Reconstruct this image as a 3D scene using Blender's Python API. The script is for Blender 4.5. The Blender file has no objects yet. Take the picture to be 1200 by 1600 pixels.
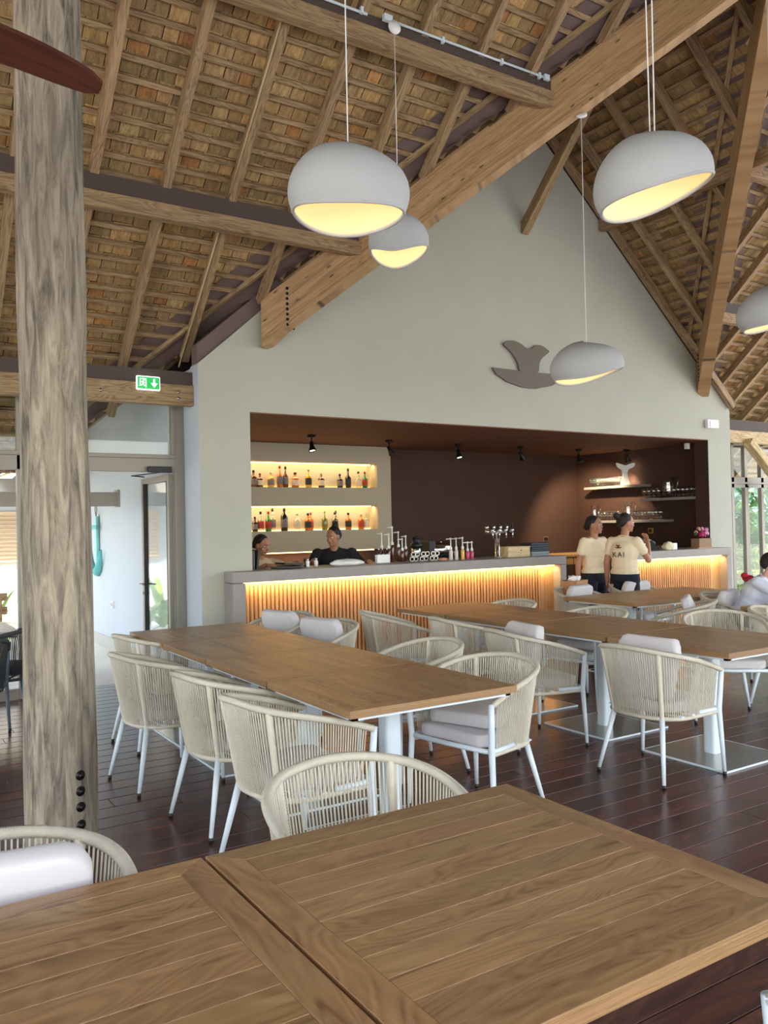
import bpy, bmesh, math, random
from mathutils import Vector, Matrix, Euler
random.seed(7)
SC = bpy.context.scene
COL = SC.collection
PI = math.pi
# ------------------------------------------------------------------ camera
cam_d = bpy.data.cameras.new('camera'); cam = bpy.data.objects.new('camera', cam_d); COL.objects.link(cam)
PITCH, ROLL, YAW, FPX, EYE = .0150535587, -.0198029424, 1.00547419, 1289.165, 1.53
cy, sy, cp, sp = math.cos(YAW), math.sin(YAW), math.cos(PITCH), math.sin(PITCH)
Fv = Vector((cy*cp, sy*cp, sp)); Rv = Vector((sy, -cy, 0)); Uv = Rv.cross(Fv)
cr, sr = math.cos(ROLL), math.sin(ROLL)
Rv, Uv = cr*Rv + sr*Uv, -sr*Rv + cr*Uv
cam.matrix_world = Matrix(((Rv.x, Uv.x, -Fv.x, 0), (Rv.y, Uv.y, -Fv.y, 0), (Rv.z, Uv.z, -Fv.z, EYE), (0, 0, 0, 1)))
cam_d.sensor_fit = 'VERTICAL'; cam_d.sensor_height = 24; cam_d.lens = 24*FPX/1600; cam_d.clip_start = .05; cam_d.clip_end = 300
SC.camera = cam
# ------------------------------------------------------------------ world, sun, exposure
w = bpy.data.worlds.new('sky'); SC.world = w; w.use_nodes = True
nt = w.node_tree; nt.nodes.clear()
wo = nt.nodes.new('ShaderNodeOutputWorld'); bg = nt.nodes.new('ShaderNodeBackground'); st = nt.nodes.new('ShaderNodeTexSky')
st.sky_type = 'NISHITA'; st.sun_disc = False; st.sun_elevation = math.radians(52); st.sun_rotation = math.radians(200); st.dust_density = 3; st.air_density = 1.2
mxw = nt.nodes.new('ShaderNodeMix'); mxw.data_type = 'RGBA'; mxw.inputs[0].default_value = .55; mxw.inputs[7].default_value = (4.2, 4.4, 4.6, 1)
bg.inputs[1].default_value = .62
nt.links.new(st.outputs[0], mxw.inputs[6]); nt.links.new(mxw.outputs[2], bg.inputs[0]); nt.links.new(bg.outputs[0], wo.inputs[0])
sun_d = bpy.data.lights.new('sun', 'SUN'); sun_d.energy = 9; sun_d.angle = math.radians(3); sun_d.color = (1, .96, .88)
sun = bpy.data.objects.new('sun', sun_d); COL.objects.link(sun); sun.rotation_euler = Euler((math.radians(38), 0, math.radians(25)))   # high sun from behind, lights the garden only
SC.view_settings.view_transform = 'Standard'; SC.view_settings.look = 'None'; SC.view_settings.gamma = 1; SC.view_settings.use_curve_mapping = False
SC.view_settings.exposure = .7
# ------------------------------------------------------------------ helpers
def lin(c):
    return tuple(((v/12.92) if v <= .04045 else ((v+.055)/1.055)**2.4) for v in c)
def rgb(r, g, b): return lin((r/255, g/255, b/255)) + (1,)
def newmat(name):
    m = bpy.data.materials.new(name); m.use_nodes = True; nt = m.node_tree
    return m, nt, nt.nodes['Principled BSDF']
def flat(name, c, rough=.5, metal=0, bump=0, bscale=60, var=0, vscale=4, spec=None, emit=None, estr=0, trans=0, coat=0, sheen=0):
    m, nt, b = newmat(name); N = nt.nodes; L = nt.links
    b.inputs['Base Color'].default_value = c; b.inputs['Roughness'].default_value = rough; b.inputs['Metallic'].default_value = metal
    if spec is not None: b.inputs['Specular IOR Level'].default_value = spec
    if trans: b.inputs['Transmission Weight'].default_value = trans
    if coat: b.inputs['Coat Weight'].default_value = coat
    if emit: b.inputs['Emission Color'].default_value = emit; b.inputs['Emission Strength'].default_value = estr
    if var or bump: tc = N.new('ShaderNodeTexCoord')
    if var:
        n = N.new('ShaderNodeTexNoise'); n.inputs['Scale'].default_value = vscale; n.inputs['Detail'].default_value = 5; L.new(tc.outputs['Object'], n.inputs['Vector'])
        r = N.new('ShaderNodeMapRange'); r.inputs[1].default_value = .3; r.inputs[2].default_value = .7; r.inputs[3].default_value = 1-var; r.inputs[4].default_value = 1+var
        L.new(n.outputs[0], r.inputs[0]); h = N.new('ShaderNodeHueSaturation'); h.inputs['Color'].default_value = c; L.new(r.outputs[0], h.inputs['Value']); L.new(h.outputs[0], b.inputs['Base Color'])
    if bump:
        n = N.new('ShaderNodeTexNoise'); n.inputs['Scale'].default_value = bscale; n.inputs['Detail'].default_value = 4; L.new(tc.outputs['Object'], n.inputs['Vector'])
        bp = N.new('ShaderNodeBump'); bp.inputs['Strength'].default_value = bump; bp.inputs['Distance'].default_value = .01; L.new(n.outputs[0], bp.inputs['Height']); L.new(bp.outputs[0], b.inputs['Normal'])
    return m
def wood(name, stops, rough=.5, su=1.2, sv=14, dist=1.2, cath=.5, vary=.25, huev=.02, bump=.15, attr=True, seedramp=None, spec=.5, knots=0, c2=(1.1, .45, 70)):
    """board wood: grain runs along gc.x, seed in gc.z"""
    m, nt, b = newmat(name); N = nt.nodes; L = nt.links
    a = N.new('ShaderNodeAttribute'); a.attribute_name = 'gc'
    s = N.new('ShaderNodeSeparateXYZ'); L.new(a.outputs['Vector'], s.inputs[0])
    def mul(o, k):
        x = N.new('ShaderNodeMath'); x.operation = 'MULTIPLY'; L.new(o, x.inputs[0]); x.inputs[1].default_value = k; return x.outputs[0]
    cb = N.new('ShaderNodeCombineXYZ'); L.new(mul(s.outputs[0], su), cb.inputs[0]); L.new(mul(s.outputs[1], sv), cb.inputs[1]); L.new(s.outputs[2], cb.inputs[2])
    n1 = N.new('ShaderNodeTexNoise'); n1.inputs['Scale'].default_value = 1; n1.inputs['Detail'].default_value = 7; n1.inputs['Roughness'].default_value = .6; n1.inputs['Distortion'].default_value = dist; L.new(cb.outputs[0], n1.inputs['Vector'])
    # cathedral figure: contour bands of a slow noise
    cb2 = N.new('ShaderNodeCombineXYZ'); L.new(mul(s.outputs[0], su*c2[0]), cb2.inputs[0]); L.new(mul(s.outputs[1], sv*c2[1]), cb2.inputs[1]); L.new(s.outputs[2], cb2.inputs[2])
    n2 = N.new('ShaderNodeTexNoise'); n2.inputs['Scale'].default_value = 1; n2.inputs['Detail'].default_value = 2; n2.inputs['Distortion'].default_value = .6; L.new(cb2.outputs[0], n2.inputs['Vector'])
    ws = N.new('ShaderNodeMath'); ws.operation = 'SINE'; L.new(mul(n2.outputs[0], c2[2]), ws.inputs[0])
    wm = N.new('ShaderNodeMapRange'); wm.inputs[1].default_value = -1; wm.inputs[2].default_value = 1; L.new(ws.outputs[0], wm.inputs[0])
    mx = N.new('ShaderNodeMix'); mx.inputs[0].default_value = cath; L.new(n1.outputs[0], mx.inputs[2]); L.new(wm.outputs[0], mx.inputs[3])
    cr = N.new('ShaderNodeValToRGB'); L.new(mx.outputs[0], cr.inputs[0])
    el = cr.color_ramp.elements
    el[0].position = stops[0][0]; el[0].color = stops[0][1]; el[1].position = stops[-1][0]; el[1].color = stops[-1][1]
    for p, c in stops[1:-1]: e = el.new(p); e.color = c
    wn = N.new('ShaderNodeTexWhiteNoise'); wn.noise_dimensions = '1D'; L.new(s.outputs[2], wn.inputs['W'])
    h = N.new('ShaderNodeHueSaturation')
    r1 = N.new('ShaderNodeMapRange'); r1.inputs[3].default_value = 1-vary; r1.inputs[4].default_value = 1+vary; L.new(wn.outputs[0], r1.inputs[0]); L.new(r1.outputs[0], h.inputs['Value'])
    sc = N.new('ShaderNodeSeparateColor'); L.new(wn.outputs[1], sc.inputs[0])
    r2 = N.new('ShaderNodeMapRange'); r2.inputs[3].default_value = .5-huev; r2.inputs[4].default_value = .5+huev; L.new(sc.outputs[1], r2.inputs[0]); L.new(r2.outputs[0], h.inputs['Hue'])
    L.new(cr.outputs[0], h.inputs['Color']); out = h.outputs[0]
    if seedramp:
        c2 = N.new('ShaderNodeValToRGB'); c2.color_ramp.interpolation = 'CONSTANT'; L.new(sc.outputs[2], c2.inputs[0])
        e2 = c2.color_ramp.elements; e2[0].position = seedramp[0][0]; e2[0].color = seedramp[0][1]; e2[1].position = seedramp[1][0]; e2[1].color = seedramp[1][1]
        for p, c in seedramp[2:]: e = e2.new(p); e.color = c
        m2 = N.new('ShaderNodeMix'); m2.data_type = 'RGBA'; m2.blend_type = 'MULTIPLY'; m2.inputs[0].default_value = 1; L.new(out, m2.inputs[6]); L.new(c2.outputs[0], m2.inputs[7]); out = m2.outputs[2]
    if knots:
        cb3 = N.new('ShaderNodeCombineXYZ'); L.new(mul(s.outputs[0], 2.2), cb3.inputs[0]); L.new(mul(s.outputs[1], 7), cb3.inputs[1]); L.new(s.outputs[2], cb3.inputs[2])
        vo = N.new('ShaderNodeTexVoronoi'); vo.inputs['Scale'].default_value = 1.6; L.new(cb3.outputs[0], vo.inputs['Vector'])
        kr = N.new('ShaderNodeMapRange'); kr.inputs[1].default_value = .05; kr.inputs[2].default_value = .13; kr.inputs[3].default_value = 1-knots; kr.inputs[4].default_value = 1; L.new(vo.outputs['Distance'], kr.inputs[0])
        m3 = N.new('ShaderNodeMix'); m3.data_type = 'RGBA'; m3.blend_type = 'MULTIPLY'; m3.inputs[0].default_value = 1; L.new(out, m3.inputs[6]); L.new(kr.outputs[0], m3.inputs[7]); out = m3.outputs[2]
    L.new(out, b.inputs['Base Color'])
    b.inputs['Roughness'].default_value = rough; b.inputs['Specular IOR Level'].default_value = spec
    bp = N.new('ShaderNodeBump'); bp.inputs['Strength'].default_value = bump; bp.inputs['Distance'].default_value = .004; L.new(mx.outputs[0], bp.inputs['Height']); L.new(bp.outputs[0], b.inputs['Normal'])
    return m
class MB:
    def __init__(s):
        s.bm = bmesh.new(); s.gc = s.bm.loops.layers.float_vector.new('gc')
    def faces(s, vs, fs, gcs=None, smooth=False, mi=0):
        bv = [s.bm.verts.new(v) for v in vs]
        out = []
        for f in fs:
            try: fc = s.bm.faces.new([bv[i] for i in f])
            except ValueError: continue
            fc.smooth = smooth; fc.material_index = mi
            if gcs:
                for lp, i in zip(fc.loops, f): lp[s.gc] = gcs[i]
            out.append(fc)
        return out
    def box(s, c, sz, R=None, seed=None, along=None, mi=0, taper=None):
        c = Vector(c); seed = random.uniform(0, 40) if seed is None else seed
        ax = along if along is not None else max(range(3), key=lambda i: sz[i])
        o = [i for i in range(3) if i != ax]
        vs = []; g = []
        for dx in (-.5, .5):
            for dy in (-.5, .5):
                for dz in (-.5, .5):
                    l = Vector((dx*sz[0], dy*sz[1], dz*sz[2])); vs.append(c + (R @ l if R else l)); g.append((l[ax]+seed*1.7, l[o[0]]+l[o[1]], seed))
        s.faces(vs, [(0, 1, 3, 2), (4, 6, 7, 5), (0, 4, 5, 1), (2, 3, 7, 6), (0, 2, 6, 4), (1, 5, 7, 3)], g, mi=mi)
    def b2(s, x0, x1, y0, y1, z0, z1, **k): s.box(((x0+x1)/2, (y0+y1)/2, (z0+z1)/2), (x1-x0, y1-y0, z1-z0), **k)
    def beam(s, a, b, w, h, up=(0, 0, 1), **k):
        a, b = Vector(a), Vector(b); x = (b-a); l = x.length; x.normalize(); y = Vector(up).cross(x).normalized(); z = x.cross(y)
        R = Matrix((x, y, z)).transposed(); s.box((a+b)/2, (l, w, h), R, along=0, **k)
    def prism(s, poly, ext, seed=None, mi=0):
        """poly: list of 3d points (planar), ext: vector"""
        n = len(poly); ext = Vector(ext); seed = random.uniform(0, 40) if seed is None else seed
        vs = [Vector(p) for p in poly] + [Vector(p)+ext for p in poly]
        g = [(v.x+v.y, v.z, seed) for v in vs]
        s.faces(vs, [tuple(range(n-1, -1, -1)), tuple(range(n, 2*n))] + [(i, (i+1) % n, n+(i+1) % n, n+i) for i in range(n)], g, mi=mi)
    def tube(s, pts, r, n=8, caps=True, closed=False, smooth=True, seed=None, sq=1, mi=0):
        pts = [Vector(p) for p in pts]; m = len(pts); rr = r if isinstance(r, (list, tuple)) else [r]*m
        seed = random.uniform(0, 40) if seed is None else seed
        vs = []; g = []; u = None; acc = 0
        for i, p in enumerate(pts):
            if closed: t = pts[(i+1) % m]-pts[i-1]
            else: t = pts[min(i+1, m-1)]-pts[max(i-1, 0)]
            t.normalize()
            if u is None: u = t.orthogonal().normalized() if abs(t.z) > .9 else t.cross(Vector((0, 0, 1))).normalized()
            u = (u - t*u.dot(t)).normalized(); v = t.cross(u)
            if i: acc += (pts[i]-pts[i-1]).length
            for k in range(n):
                a = 2*PI*k/n; vs.append(p + u*math.cos(a)*rr[i] + v*math.sin(a)*rr[i]*sq); g.append((acc, a/6.28*.3, seed))
        fs = []
        for i in range(m if closed else m-1):
            j = (i+1) % m
            for k in range(n): fs.append((i*n+k, i*n+(k+1) % n, j*n+(k+1) % n, j*n+k))
        if caps and not closed: fs += [tuple(range(n-1, -1, -1)), tuple((m-1)*n+k for k in range(n))]
        s.faces(vs, fs, g, smooth, mi)
    def cyl(s, a, b, r0, r1=None, n=12, **k): s.tube([a, b], [r0, r0 if r1 is None else r1], n, **k)
    def lathe(s, prof, n=16, M=None, mi=0, smooth=True, opened=False):
        M = M or Matrix(); vs = []; fs = []; m = len(prof)
        for i, (r, z) in enumerate(prof):
            for k in range(n): a = 2*PI*k/n; vs.append(M @ Vector((r*math.cos(a), r*math.sin(a), z)))
        for i in range(m-1):
            for k in range(n): fs.append((i*n+k, i*n+(k+1) % n, (i+1)*n+(k+1) % n, (i+1)*n+k))
        if prof[0][0] > 1e-4: fs.append(tuple(range(n-1, -1, -1)))
        if prof[-1][0] > 1e-4 and not opened: fs.append(tuple((m-1)*n+k for k in range(n)))
        s.faces(vs, fs, [(v.z, 0, 1) for v in vs], smooth, mi)
    def ell(s, c, r, R=None, n=14, m=9, mi=0, fn=None):
        c = Vector(c); vs = []; fs = []
        for i in range(m+1):
            t = PI*i/m
            for k in range(n):
                a = 2*PI*k/n; l = Vector((r[0]*math.sin(t)*math.cos(a), r[1]*math.sin(t)*math.sin(a), r[2]*math.cos(t)))
                if fn: l = fn(l)
                vs.append(c + (R @ l if R else l))
        for i in range(m):
            for k in range(n): fs.append((i*n+k, (i+1)*n+k, (i+1)*n+(k+1) % n, i*n+(k+1) % n))
        s.faces(vs, fs, [(v.x, v.y, 1) for v in vs], True, mi)
    def obj(s, name, mat, parent=None, bevel=0, label=None, weld=False, keep=False):
        if weld: bmesh.ops.remove_doubles(s.bm, verts=s.bm.verts, dist=1e-5)
        bmesh.ops.recalc_face_normals(s.bm, faces=s.bm.faces)
        me = bpy.data.meshes.new(name); s.bm.to_mesh(me)
        if not keep: s.bm.free()
        for m in (mat if isinstance(mat, (list, tuple)) else [mat]): me.materials.append(m)
        o = bpy.data.objects.new(name, me); COL.objects.link(o)
        if parent: o.parent = parent
        if label: o['label'] = label
        if bevel:
            b = o.modifiers.new('bevel', 'BEVEL'); b.width = bevel; b.segments = 2; b.limit_method = 'ANGLE'; b.angle_limit = math.radians(40)
        return o
def thing(name, label, cat, loc=(0, 0, 0), rz=0, group=None):
    o = bpy.data.objects.new(name, None); o.empty_display_size = .1; COL.objects.link(o); o.location = loc; o.rotation_euler = (0, 0, rz)
    return tag(o, label, cat, group)
def tag(o, label, cat, group=None, kind=None):
    o['label'] = label; o['category'] = cat
    if group: o['group'] = group
    if kind: o['kind'] = kind
    return o
def struct(o): o['kind'] = 'structure'; return o
def dup(root, loc, rz, label, group=None, name=None):
    r = root.copy(); COL.objects.link(r); r.location = loc; r.rotation_euler = (0, 0, rz)
    if name: r.name = name
    r['label'] = label
    if group: r['group'] = group
    for ch in list(root.children):
        c = ch.copy(); COL.objects.link(c); c.parent = r
        for g in ch.children:
            d = g.copy(); COL.objects.link(d); d.parent = c
    return r
def light(name, typ, loc, energy, color, parent=None, size=.1, sizey=None, rot=(0, 0, 0), spot=1.2, blend=.6, tgt=None):
    d = bpy.data.lights.new(name, typ); d.energy = energy; d.color = color
    if typ == 'AREA':
        d.size = size
        if sizey: d.shape = 'RECTANGLE'; d.size_y = sizey
    elif typ == 'SPOT': d.spot_size = spot; d.spot_blend = blend; d.shadow_soft_size = size
    else: d.shadow_soft_size = size
    o = bpy.data.objects.new(name, d); COL.objects.link(o); o.location = loc; o.rotation_euler = rot
    if tgt is not None: o.rotation_euler = (Vector(tgt)-Vector(loc)).to_track_quat('-Z', 'Y').to_euler()
    if parent: o.parent = parent
    return o
# ------------------------------------------------------------------ materials
M = {}
M['plaster'] = flat('plaster', rgb(182, 183, 170), .85, bump=.25, bscale=90, var=.03, vscale=2)
M['plaster_white'] = flat('plaster_white', rgb(186, 194, 204), .85, bump=.2, bscale=60)
M['plaster_brown'] = flat('plaster_brown', rgb(70, 46, 36), .8, bump=.2, bscale=60, var=.12, vscale=1.2)
M['ceiling_brown'] = flat('ceiling_brown', rgb(122, 78, 52), .75, var=.08, vscale=1.5)
M['panel_beige'] = flat('panel_beige', rgb(176, 168, 146), .8)
M['bar_stone'] = flat('bar_stone', rgb(148, 142, 138), .45, var=.06, vscale=5, bump=.05)
M['alu'] = flat('taupe_aluminium', rgb(140, 134, 124), .4, .3)
M['alu_dark'] = flat('dark_rubber', rgb(38, 36, 38), .5)
M['white_metal'] = flat('white_lacquered_metal', rgb(214, 226, 234), .35, .0)
M['steel'] = flat('brushed_steel', rgb(170, 168, 160), .22, .9, bump=.04, bscale=200)
M['chrome'] = flat('chrome', rgb(220, 220, 220), .12, 1)
M['black'] = flat('black_plastic', rgb(22, 22, 24), .45)
M['black_metal'] = flat('black_metal', rgb(32, 30, 30), .35, .5)
M['rope'] = flat('cream_rope', rgb(212, 205, 186), .85, bump=.4, bscale=400, var=.05, vscale=30)
M['cushion'] = flat('light_grey_fabric', rgb(206, 202, 204), .95, bump=.15, bscale=500, var=.02, vscale=6)
M['rope_dark'] = flat('dark_rope', rgb(66, 68, 70), .85)
M['metal_dark'] = flat('grey_blue_metal', rgb(92, 106, 116), .4)
M['cushion_dark'] = flat('dark_fabric', rgb(72, 78, 88), .95)
M['white'] = flat('white_matte', rgb(236, 236, 234), .6)
M['lamp_out'] = flat('lamp_plaster', rgb(184, 187, 188), .9, bump=.35, bscale=120)
M['lamp_in'] = flat('lamp_lining', rgb(248, 232, 200), .8)
M['flash'] = flat('purple_brown_flashing', rgb(112, 92, 88), .75, var=.05)
M['fascia'] = flat('dark_brown_paint', rgb(78, 64, 58), .7, var=.05)
M['teak'] = wood('teak', [(.26, rgb(104, 74, 46)), (.40, rgb(140, 106, 69)), (.58, rgb(156, 121, 82)), (.8, rgb(172, 138, 96))], .36, su=2.0, sv=26, dist=.8, cath=.17, c2=(.75, .2, 120), vary=.2, huev=.006, bump=.04)
M['teak_edge'] = wood('teak_edge', [(.3, rgb(176, 128, 78)), (.7, rgb(206, 162, 110))], .45, sv=30, cath=.1, vary=.08)
M['deck'] = wood('deck_wood', [(.3, rgb(54, 32, 30)), (.55, rgb(82, 48, 42)), (.8, rgb(106, 62, 52))], .27, su=1, sv=9, cath=.15, vary=.28, huev=.012, bump=.12)
M['shingle'] = wood('shingle', [(.25, rgb(124, 102, 70)), (.5, rgb(170, 142, 98)), (.75, rgb(198, 168, 120))], .8, su=6, sv=26, dist=.6, cath=.12, vary=.25, huev=.01,
    seedramp=[(0, (1, 1, 1, 1)), (.3, (.8, .78, .74, 1)), (.5, (1.15, 1.08, .95, 1)), (.78, (.72, .66, .58, 1)), (.9, (1.15, .8, .58, 1)), (.96, (.62, .6, .6, 1))])
M['rafter'] = wood('rafter_pine', [(.3, rgb(116, 92, 64)), (.5, rgb(150, 124, 90)), (.75, rgb(172, 146, 110))], .7, su=1.2, sv=22, cath=.22, vary=.13, huev=.006, knots=.5)
M['glulam'] = wood('glulam_pine', [(.3, rgb(128, 96, 62)), (.5, rgb(164, 130, 90)), (.75, rgb(186, 154, 114))], .65, su=.9, sv=30, cath=.12, vary=.08, huev=.004, knots=.8)
M['glulam_pale'] = wood('pale_pine', [(.3, rgb(176, 146, 104)), (.7, rgb(216, 190, 148))], .7, sv=20, cath=.3, vary=.1, knots=.4)
M['slat'] = wood('slat_wood', [(.3, rgb(176, 124, 78)), (.7, rgb(214, 164, 112))], .5, sv=30, cath=.1, vary=.14, huev=.006)
M['fanwood'] = wood('dark_mahogany', [(.3, rgb(56, 30, 24)), (.7, rgb(88, 50, 40))], .3, sv=30, cath=.1, vary=.05)
M['boxwood'] = wood('box_wood', [(.3, rgb(196, 170, 128)), (.7, rgb(222, 200, 160))], .6, sv=20, cath=.2, vary=.05)
def col_mat():
    m, nt, b = newmat('weathered_log'); N = nt.nodes; L = nt.links
    tc = N.new('ShaderNodeTexCoord'); mp = N.new('ShaderNodeMapping'); mp.inputs['Scale'].default_value = (11, 11, 1.3); L.new(tc.outputs['Object'], mp.inputs[0])
    n = N.new('ShaderNodeTexNoise'); n.inputs['Scale'].default_value = 2; n.inputs['Detail'].default_value = 9; n.inputs['Roughness'].default_value = .68; n.inputs['Distortion'].default_value = .8; L.new(mp.outputs[0], n.inputs['Vector'])
    c = N.new('ShaderNodeValToRGB'); L.new(n.outputs[0], c.inputs[0]); e = c.color_ramp.elements
    e[0].position = .3; e[0].color = rgb(70, 62, 56); e[1].position = .72; e[1].color = rgb(190, 178, 156)
    x = e.new(.43); x.color = rgb(124, 114, 100); x = e.new(.55); x.color = rgb(160, 148, 128)
    mp2 = N.new('ShaderNodeMapping'); mp2.inputs['Scale'].default_value = (3, 3, .7); L.new(tc.outputs['Object'], mp2.inputs[0])
    n2 = N.new('ShaderNodeTexNoise'); n2.inputs['Scale'].default_value = 1; n2.inputs['Detail'].default_value = 3; L.new(mp2.outputs[0], n2.inputs['Vector'])
    r = N.new('ShaderNodeMapRange'); r.inputs[1].default_value = .4; r.inputs[2].default_value = .65; L.new(n2.outputs[0], r.inputs[0])
    mx = N.new('ShaderNodeMix'); mx.data_type = 'RGBA'; mx.blend_type = 'MULTIPLY'; L.new(r.outputs[0], mx.inputs[0]); L.new(c.outputs[0], mx.inputs[6]); mx.inputs[7].default_value = (.62, .62, .64, 1)
    L.new(mx.outputs[2], b.inputs['Base Color']); b.inputs['Roughness'].default_value = .85
    bp = N.new('ShaderNodeBump'); bp.inputs['Strength'].default_value = .6; bp.inputs['Distance'].default_value = .012; L.new(n.outputs[0], bp.inputs['Height']); L.new(bp.outputs[0], b.inputs['Normal'])
    return m
M['log'] = col_mat()
def glass_mat(name, tint=(1, 1, 1, 1), refl=.12):
    m = bpy.data.materials.new(name); m.use_nodes = True; nt = m.node_tree; nt.nodes.clear()
    o = nt.nodes.new('ShaderNodeOutputMaterial'); t = nt.nodes.new('ShaderNodeBsdfTransparent'); g = nt.nodes.new('ShaderNodeBsdfGlossy'); mx = nt.nodes.new('ShaderNodeMixShader')
    t.inputs[0].default_value = tint; g.inputs['Roughness'].default_value = .02
    f = nt.nodes.new('ShaderNodeLayerWeight'); f.inputs[0].default_value = .5; p = nt.nodes.new('ShaderNodeMath'); p.operation = 'POWER'; p.inputs[1].default_value = 4; nt.links.new(f.outputs['Facing'], p.inputs[0])
    a = nt.nodes.new('ShaderNodeMath'); a.operation = 'MULTIPLY_ADD'; a.inputs[1].default_value = .9; a.inputs[2].default_value = refl; nt.links.new(p.outputs[0], a.inputs[0])
    nt.links.new(a.outputs[0], mx.inputs[0]); nt.links.new(t.outputs[0], mx.inputs[1]); nt.links.new(g.outputs[0], mx.inputs[2]); nt.links.new(mx.outputs[0], o.inputs[0])
    return m
M['glass'] = glass_mat('window_glass', (.97, .99, .98, 1), .035)
M['glassware'] = glass_mat('clear_glassware', (.96, .96, .96, 1), .22)
M['clear_bottle'] = glass_mat('clear_bottle_glass', (.93, .95, .92, 1), .15)
def emis(name, c, s):
    m = flat(name, c, .5, emit=c, estr=s); return m
M['led'] = emis('warm_led', rgb(255, 206, 120), 4)
M['led_soft'] = emis('warm_led_soft', rgb(255, 206, 130), 5)
M['bulb'] = emis('warm_bulb', rgb(255, 224, 164), 1.2)
M['spot_lens'] = emis('spot_lens', rgb(255, 246, 224), 12)
M['exit_green'] = flat('exit_green', rgb(30, 150, 70), .4, emit=rgb(30, 170, 80), estr=.6)
M['exit_white'] = flat('exit_white', rgb(240, 255, 245), .4, emit=rgb(235, 255, 240), estr=.9)
# ------------------------------------------------------------------ levels
W, MS, XC, XR, E0, Y0 = 7.72, .885, 2.79, 11.13, 3.14, 8.38
XM = (XC+XR)/2; YF = 8.17; ZR = E0+MS*(XM-XC)
def zp1(y): return E0+MS*(Y0-y)
def zp2(x): return E0+MS*(XR-x)
VL = Vector((1, -1, MS)).normalized()        # left valley, rising towards the viewer
VR = Vector((-1, -1, MS)).normalized()
# ================================================================== SETTING
# floor: deck boards along X
mb = MB(); y = -2.6; bw = .155
while y < 8.36:
    x = -4.5 - random.uniform(0, 2)
    while x < 15:
        l = random.uniform(2.2, 4.2); mb.b2(x+.001, x+l-.002, y+.003, y+bw-.003, -.03, 0, along=0); x += l
    y += bw
fl = struct(mb.obj('floor', M['deck'], bevel=.002))
mb = MB(); mb.b2(-4.5, 15, -2.6, 8.36, -.12, -.035); struct(mb.obj('floor_base', M['black']))
mb = MB(); mb.b2(3.1, 10.9, 8.36, 10.8, -.1, -.002); struct(mb.obj('floor_bar', flat('bar_floor_tile', rgb(96, 84, 76), .5)))
# outdoor ground
mb = MB(); mb.b2(-30, 45, 8.37, 60, -.2, -.06); mb.b2(-30, -4.5, -25, 8.37, -.2, -.06); mb.b2(15, 45, -25, 8.37, -.2, -.06)
struct(mb.obj('floor_outdoor', flat('pale_sand_paving', rgb(206, 202, 194), .9, var=.08, vscale=1)))
# main gable wall with the bar opening
OX0, OX1, OZ = 3.32, 10.6, 2.69
mb = MB()
for poly in ([(XC, 0), (OX0, 0), (OX0, E0+MS*(OX0-XC)), (XC, E0)], [(OX1, 0), (XR, 0), (XR, E0), (OX1, E0+MS*(XR-OX1))],
             [(OX0, OZ), (OX1, OZ), (OX1, E0+MS*(XR-OX1)), (XM, ZR), (OX0, E0+MS*(OX0-XC))]):
    mb.prism([(x, W, z) for x, z in poly], (0, .22, 0))
struct(mb.obj('wall_front', M['plaster']))
mb = MB(); mb.prism([(XC-1.2, 12.62, E0-MS*1.2), (XR+1.2, 12.62, E0-MS*1.2), (XM, 12.62, ZR+.2)], (0, .1, 0)); mb.b2(XC, XR, 12.62, 12.72, 0, 3.2); struct(mb.obj('wall_rear', M['plaster_white']))
mb = MB()
for sg, xo in ((1, XC), (-1, XR)):
    mb.prism([(xo, W+.03, E0+.004), (XM, W+.03, ZR+.004), (XM, W+.03, ZR+.19), (xo, W+.03, E0+.19)], (0, .16, 0))
struct(mb.obj('trim_4', M['flash']))
mb = MB(); mb.b2(XC, XC+.2, W+.22, 12.6, -.05, 3.12)
struct(mb.obj('wall_left', M['plaster_white']))
mb = MB(); mb.b2(XC-.004, XC, W+.001, W+.23, 0, E0-.01); struct(mb.obj('trim_1', M['plaster_white']))
mb = MB(); mb.b2(XC-.015, XC, YF+.1, 12.6, -.06, .10); struct(mb.obj('baseboard_left', flat('grey_skirting', rgb(178, 176, 172), .7)))
mb = MB(); mb.b2(-4.75, -4.6, -2.8, 8.37, 3.3, 8.5); struct(mb.obj('added_shade_wall', M['plaster']))  # unseen upper wall, added to darken the roof; open below for side light
mb = MB(); mb.b2(XR-.2, XR, W+.2, 12.6, -.05, 3.4); struct(mb.obj('wall_right', M['plaster']))
mb = MB(); mb.b2(OX1-.006, OX1-.001, W+.002, W+.222, 0, OZ-.013); mb.b2(OX1-.006, OX1+.32, W+.222, W+.235, 0, OZ); struct(mb.obj('trim_2', M['plaster_brown']))
# bar room: back wall, right wall, left wall, ceiling
mb = MB(); mb.b2(3.1, 11, 10.68, 10.8, 0, 2.75); struct(mb.obj('wall_back', M['plaster_brown']))
mb = MB(); mb.b2(10.9, 10.925, W+.22, 10.7, 0, 2.75); struct(mb.obj('wall_bar_right', M['plaster_brown']))
mb = MB(); mb.b2(3.06, 3.1, W+.22, 10.7, 0, 2.75); struct(mb.obj('wall_bar_left', M['panel_beige']))
mb = MB(); mb.b2(3.06, 10.93, W+.22, 10.8, OZ, OZ+.08); mb.b2(OX0, OX1, W+.005, W+.22, OZ-.012, OZ+.0); struct(mb.obj('ceiling_bar', M['ceiling_brown']))
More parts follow.
